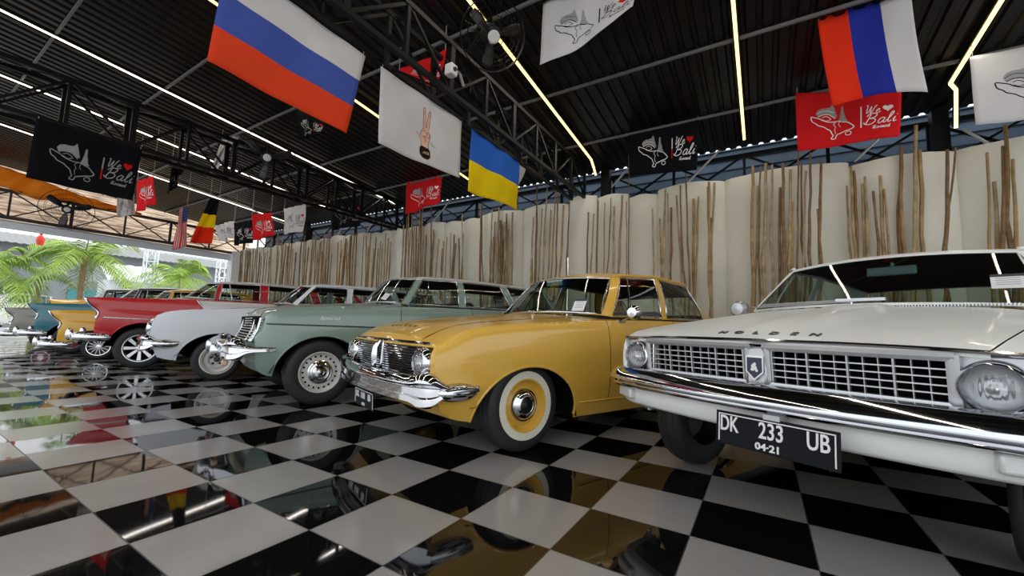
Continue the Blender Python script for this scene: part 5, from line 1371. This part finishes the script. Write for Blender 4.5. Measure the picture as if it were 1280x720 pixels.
a = onx(150, 300, -25.3); c = onx(300, 318, -25.9); a.x = -25.9; lattice('scaffold_beam', 'white lattice beam spanning between the towers', (a.x, a.y, a.z), (c.x, c.y, a.z), .5, 14, axis='y')
# buildings
def building(label, x, y0, y1, h, wall_m, roof_m, depth=3.0, openings=()):
    root = thing('building', label, 'building', (x, (y0 + y1) / 2, -.12), 0, 'buildings beyond the yard'); w = y1 - y0
    MB().box((-depth / 2, 0, h / 2), (depth, w, h)).build('wall', wall_m, root, smooth=0)
    b = MB(); n = int(w / .35)
    rows = []
    for xx, zz in ((.9, h - .1), (-depth / 2, h + .9), (-depth - .5, h - .1)):
        rows.append([(xx, -w / 2 - .3 + (w + .6) * k / (2 * n), zz + (.05 if k % 2 else 0)) for k in range(2 * n + 1)])
    b.grid(rows).build('roof', roof_m, root, smooth=0, solid=.03)
    for yy, zz, ww, hh, m in openings: 
        f = MB().box((.03, yy, zz), (.08, ww, hh)).build('window', m, root, smooth=0)
        MB().bar((.08, yy - ww / 2, zz), (.08, yy + ww / 2, zz), .05).bar((.08, yy, zz - hh / 2), (.08, yy, zz + hh / 2), .05).build('window_bar', steel_white, f, smooth=0)
gr_roof = mat('pale_grey_roof', (0.24, 0.24, 0.23), rough=.6, var=.1); dkw = mat('dark_opening', (0.03, 0.035, 0.045), rough=.3); tealm = mat('teal_panel', (0.03, 0.22, 0.28), rough=.5); bluem = mat('blue_panel', (0.06, 0.22, 0.62), rough=.5); tan = mat('tan_render', (0.26, 0.20, 0.13), rough=.8); greyw = mat('grey_render', (0.20, 0.215, 0.23), rough=.8)
building('pale grey roofed building with dark openings behind the palms', -40, -9, 18, 5.4, greyw, gr_roof, 5, [(-7.5, 1.6, 1.6, 2.2, dkw), (-4.8, 1.6, 1.6, 2.2, dkw), (-1.5, 1.6, 2.2, 2.0, dkw), (2.0, 1.5, 1.5, 2.4, tealm), (4.2, 1.5, 1.3, 2.4, tealm), (7, 1.6, 1.6, 2.0, dkw)])
c = onx(170, 338, -29)
building('small kiosk with a white roof edge and blue front behind the palms', -29, c.y - 1.0, c.y + 1.0, 2.9, steel_white, steel_white, 2.0, [(-.42, 1.9, .8, .9, bluem), (.42, 1.9, .8, .9, bluem)])
building('long grey building closing the yard on the right', -40, 20, 38, 5.2, greyw, gr_roof, 4, [(-6, 1.8, 2, 2, dkw), (-2, 1.8, 2, 2, dkw), (2, 1.8, 2, 2, dkw), (6, 1.8, 2, 2, dkw)])
building('tan walled building at the left edge of the yard', -34, -16, -1.5, 3.4, tan, gr_roof, 3, [(-4, 1.5, .8, 2.2, dkw), (-2, 1.5, .8, 2.2, dkw), (1, 1.5, .8, 2.2, dkw), (4, 1.5, .8, 2.2, dkw), (6, 1.5, .8, 2.2, dkw)])
# cars in the yard
c = onz(66, 400, -.12)
fifties('sedan_car', 'warm yellow tall car parked outside behind the teal car', -19.2, 2.45, .4, P_OUT_Y, P_OUT_Y, d=.25, tyre=.40, kind='plain_dark', wagon=False, rh=.12, trim=silver, doorpaint=P_CREAM)
fifties('van_car', 'dark blue van parked outside at the left edge', -32.0, 1.8, pi, P_NAVY, P_NAVY, d=.15, tyre=.33, kind='plain_dark', wagon=True, rh=.35, trim=silver)
fifties('sedan_car', 'white car parked outside at the left edge in front of the dark van', -26.0, 0.9, pi, P_WHT, P_WHT, d=-.10, tyre=.30, kind='plain_dark', wagon=False, rh=.05, trim=silver)
fifties('sedan_car', 'white roofed car parked outside behind the pale young palm', -29.6, 4.1, pi, P_CREAM, P_CREAM, d=.12, tyre=.33, kind='plain_dark', wagon=False, rh=.12, trim=silver)

# ================================================================== CAMERA, LIGHT
cd = bpy.data.cameras.new('camera'); co = bpy.data.objects.new('camera', cd); COL.objects.link(co)
Mx = Matrix((( RT.x, UP.x, -FW.x, CAM.x), (RT.y, UP.y, -FW.y, CAM.y), (RT.z, UP.z, -FW.z, CAM.z), (0, 0, 0, 1)))
co.matrix_world = Mx
cd.sensor_width = 36.0; cd.lens = 36.0 * F_PX / 1280.0; cd.clip_start = 0.02; cd.clip_end = 300
SC.camera = co
w = bpy.data.worlds.new('world'); SC.world = w; w.use_nodes = True; n = w.node_tree.nodes; l = w.node_tree.links
bg = n['Background']; bg.inputs['Strength'].default_value = WORLD_STR
tc = n.new('ShaderNodeTexCoord'); sp_ = n.new('ShaderNodeSeparateXYZ'); l.new(tc.outputs['Generated'], sp_.inputs[0])
cr = n.new('ShaderNodeValToRGB'); e = cr.color_ramp.elements; e[0].position = 0.0; e[0].color = (0.86, 0.90, 0.94, 1); e[1].position = 0.6; e[1].color = (0.72, 0.84, 1.0, 1)
nz = n.new('ShaderNodeTexNoise'); nz.inputs['Scale'].default_value = 2.5; nz.inputs['Detail'].default_value = 6; l.new(tc.outputs['Generated'], nz.inputs['Vector'])
mxn = n.new('ShaderNodeMixRGB'); mxn.inputs[2].default_value = (1, 1, 1, 1); l.new(sp_.outputs['Z'], cr.inputs['Fac']); l.new(cr.outputs[0], mxn.inputs[1]); l.new(nz.outputs['Fac'], mxn.inputs[0]); l.new(mxn.outputs[0], bg.inputs['Color'])
sd = bpy.data.lights.new('sun', 'SUN'); so = bpy.data.objects.new('sun', sd); COL.objects.link(so); sd.energy = SUN_STR; sd.angle = math.radians(2); sd.color = (1, .95, .86)
so.rotation_euler = Vector((-0.6, -0.3, -1.0)).to_track_quat('-Z', 'Y').to_euler(); so.location = (-20, -10, 20)
vs = SC.view_settings; vs.view_transform = 'Standard'; vs.look = 'None'; vs.gamma = 1; vs.exposure = EXPOSURE; vs.use_curve_mapping = False
SC.cycles.max_bounces = 8; SC.cycles.transparent_max_bounces = 24; SC.cycles.sample_clamp_indirect = 6
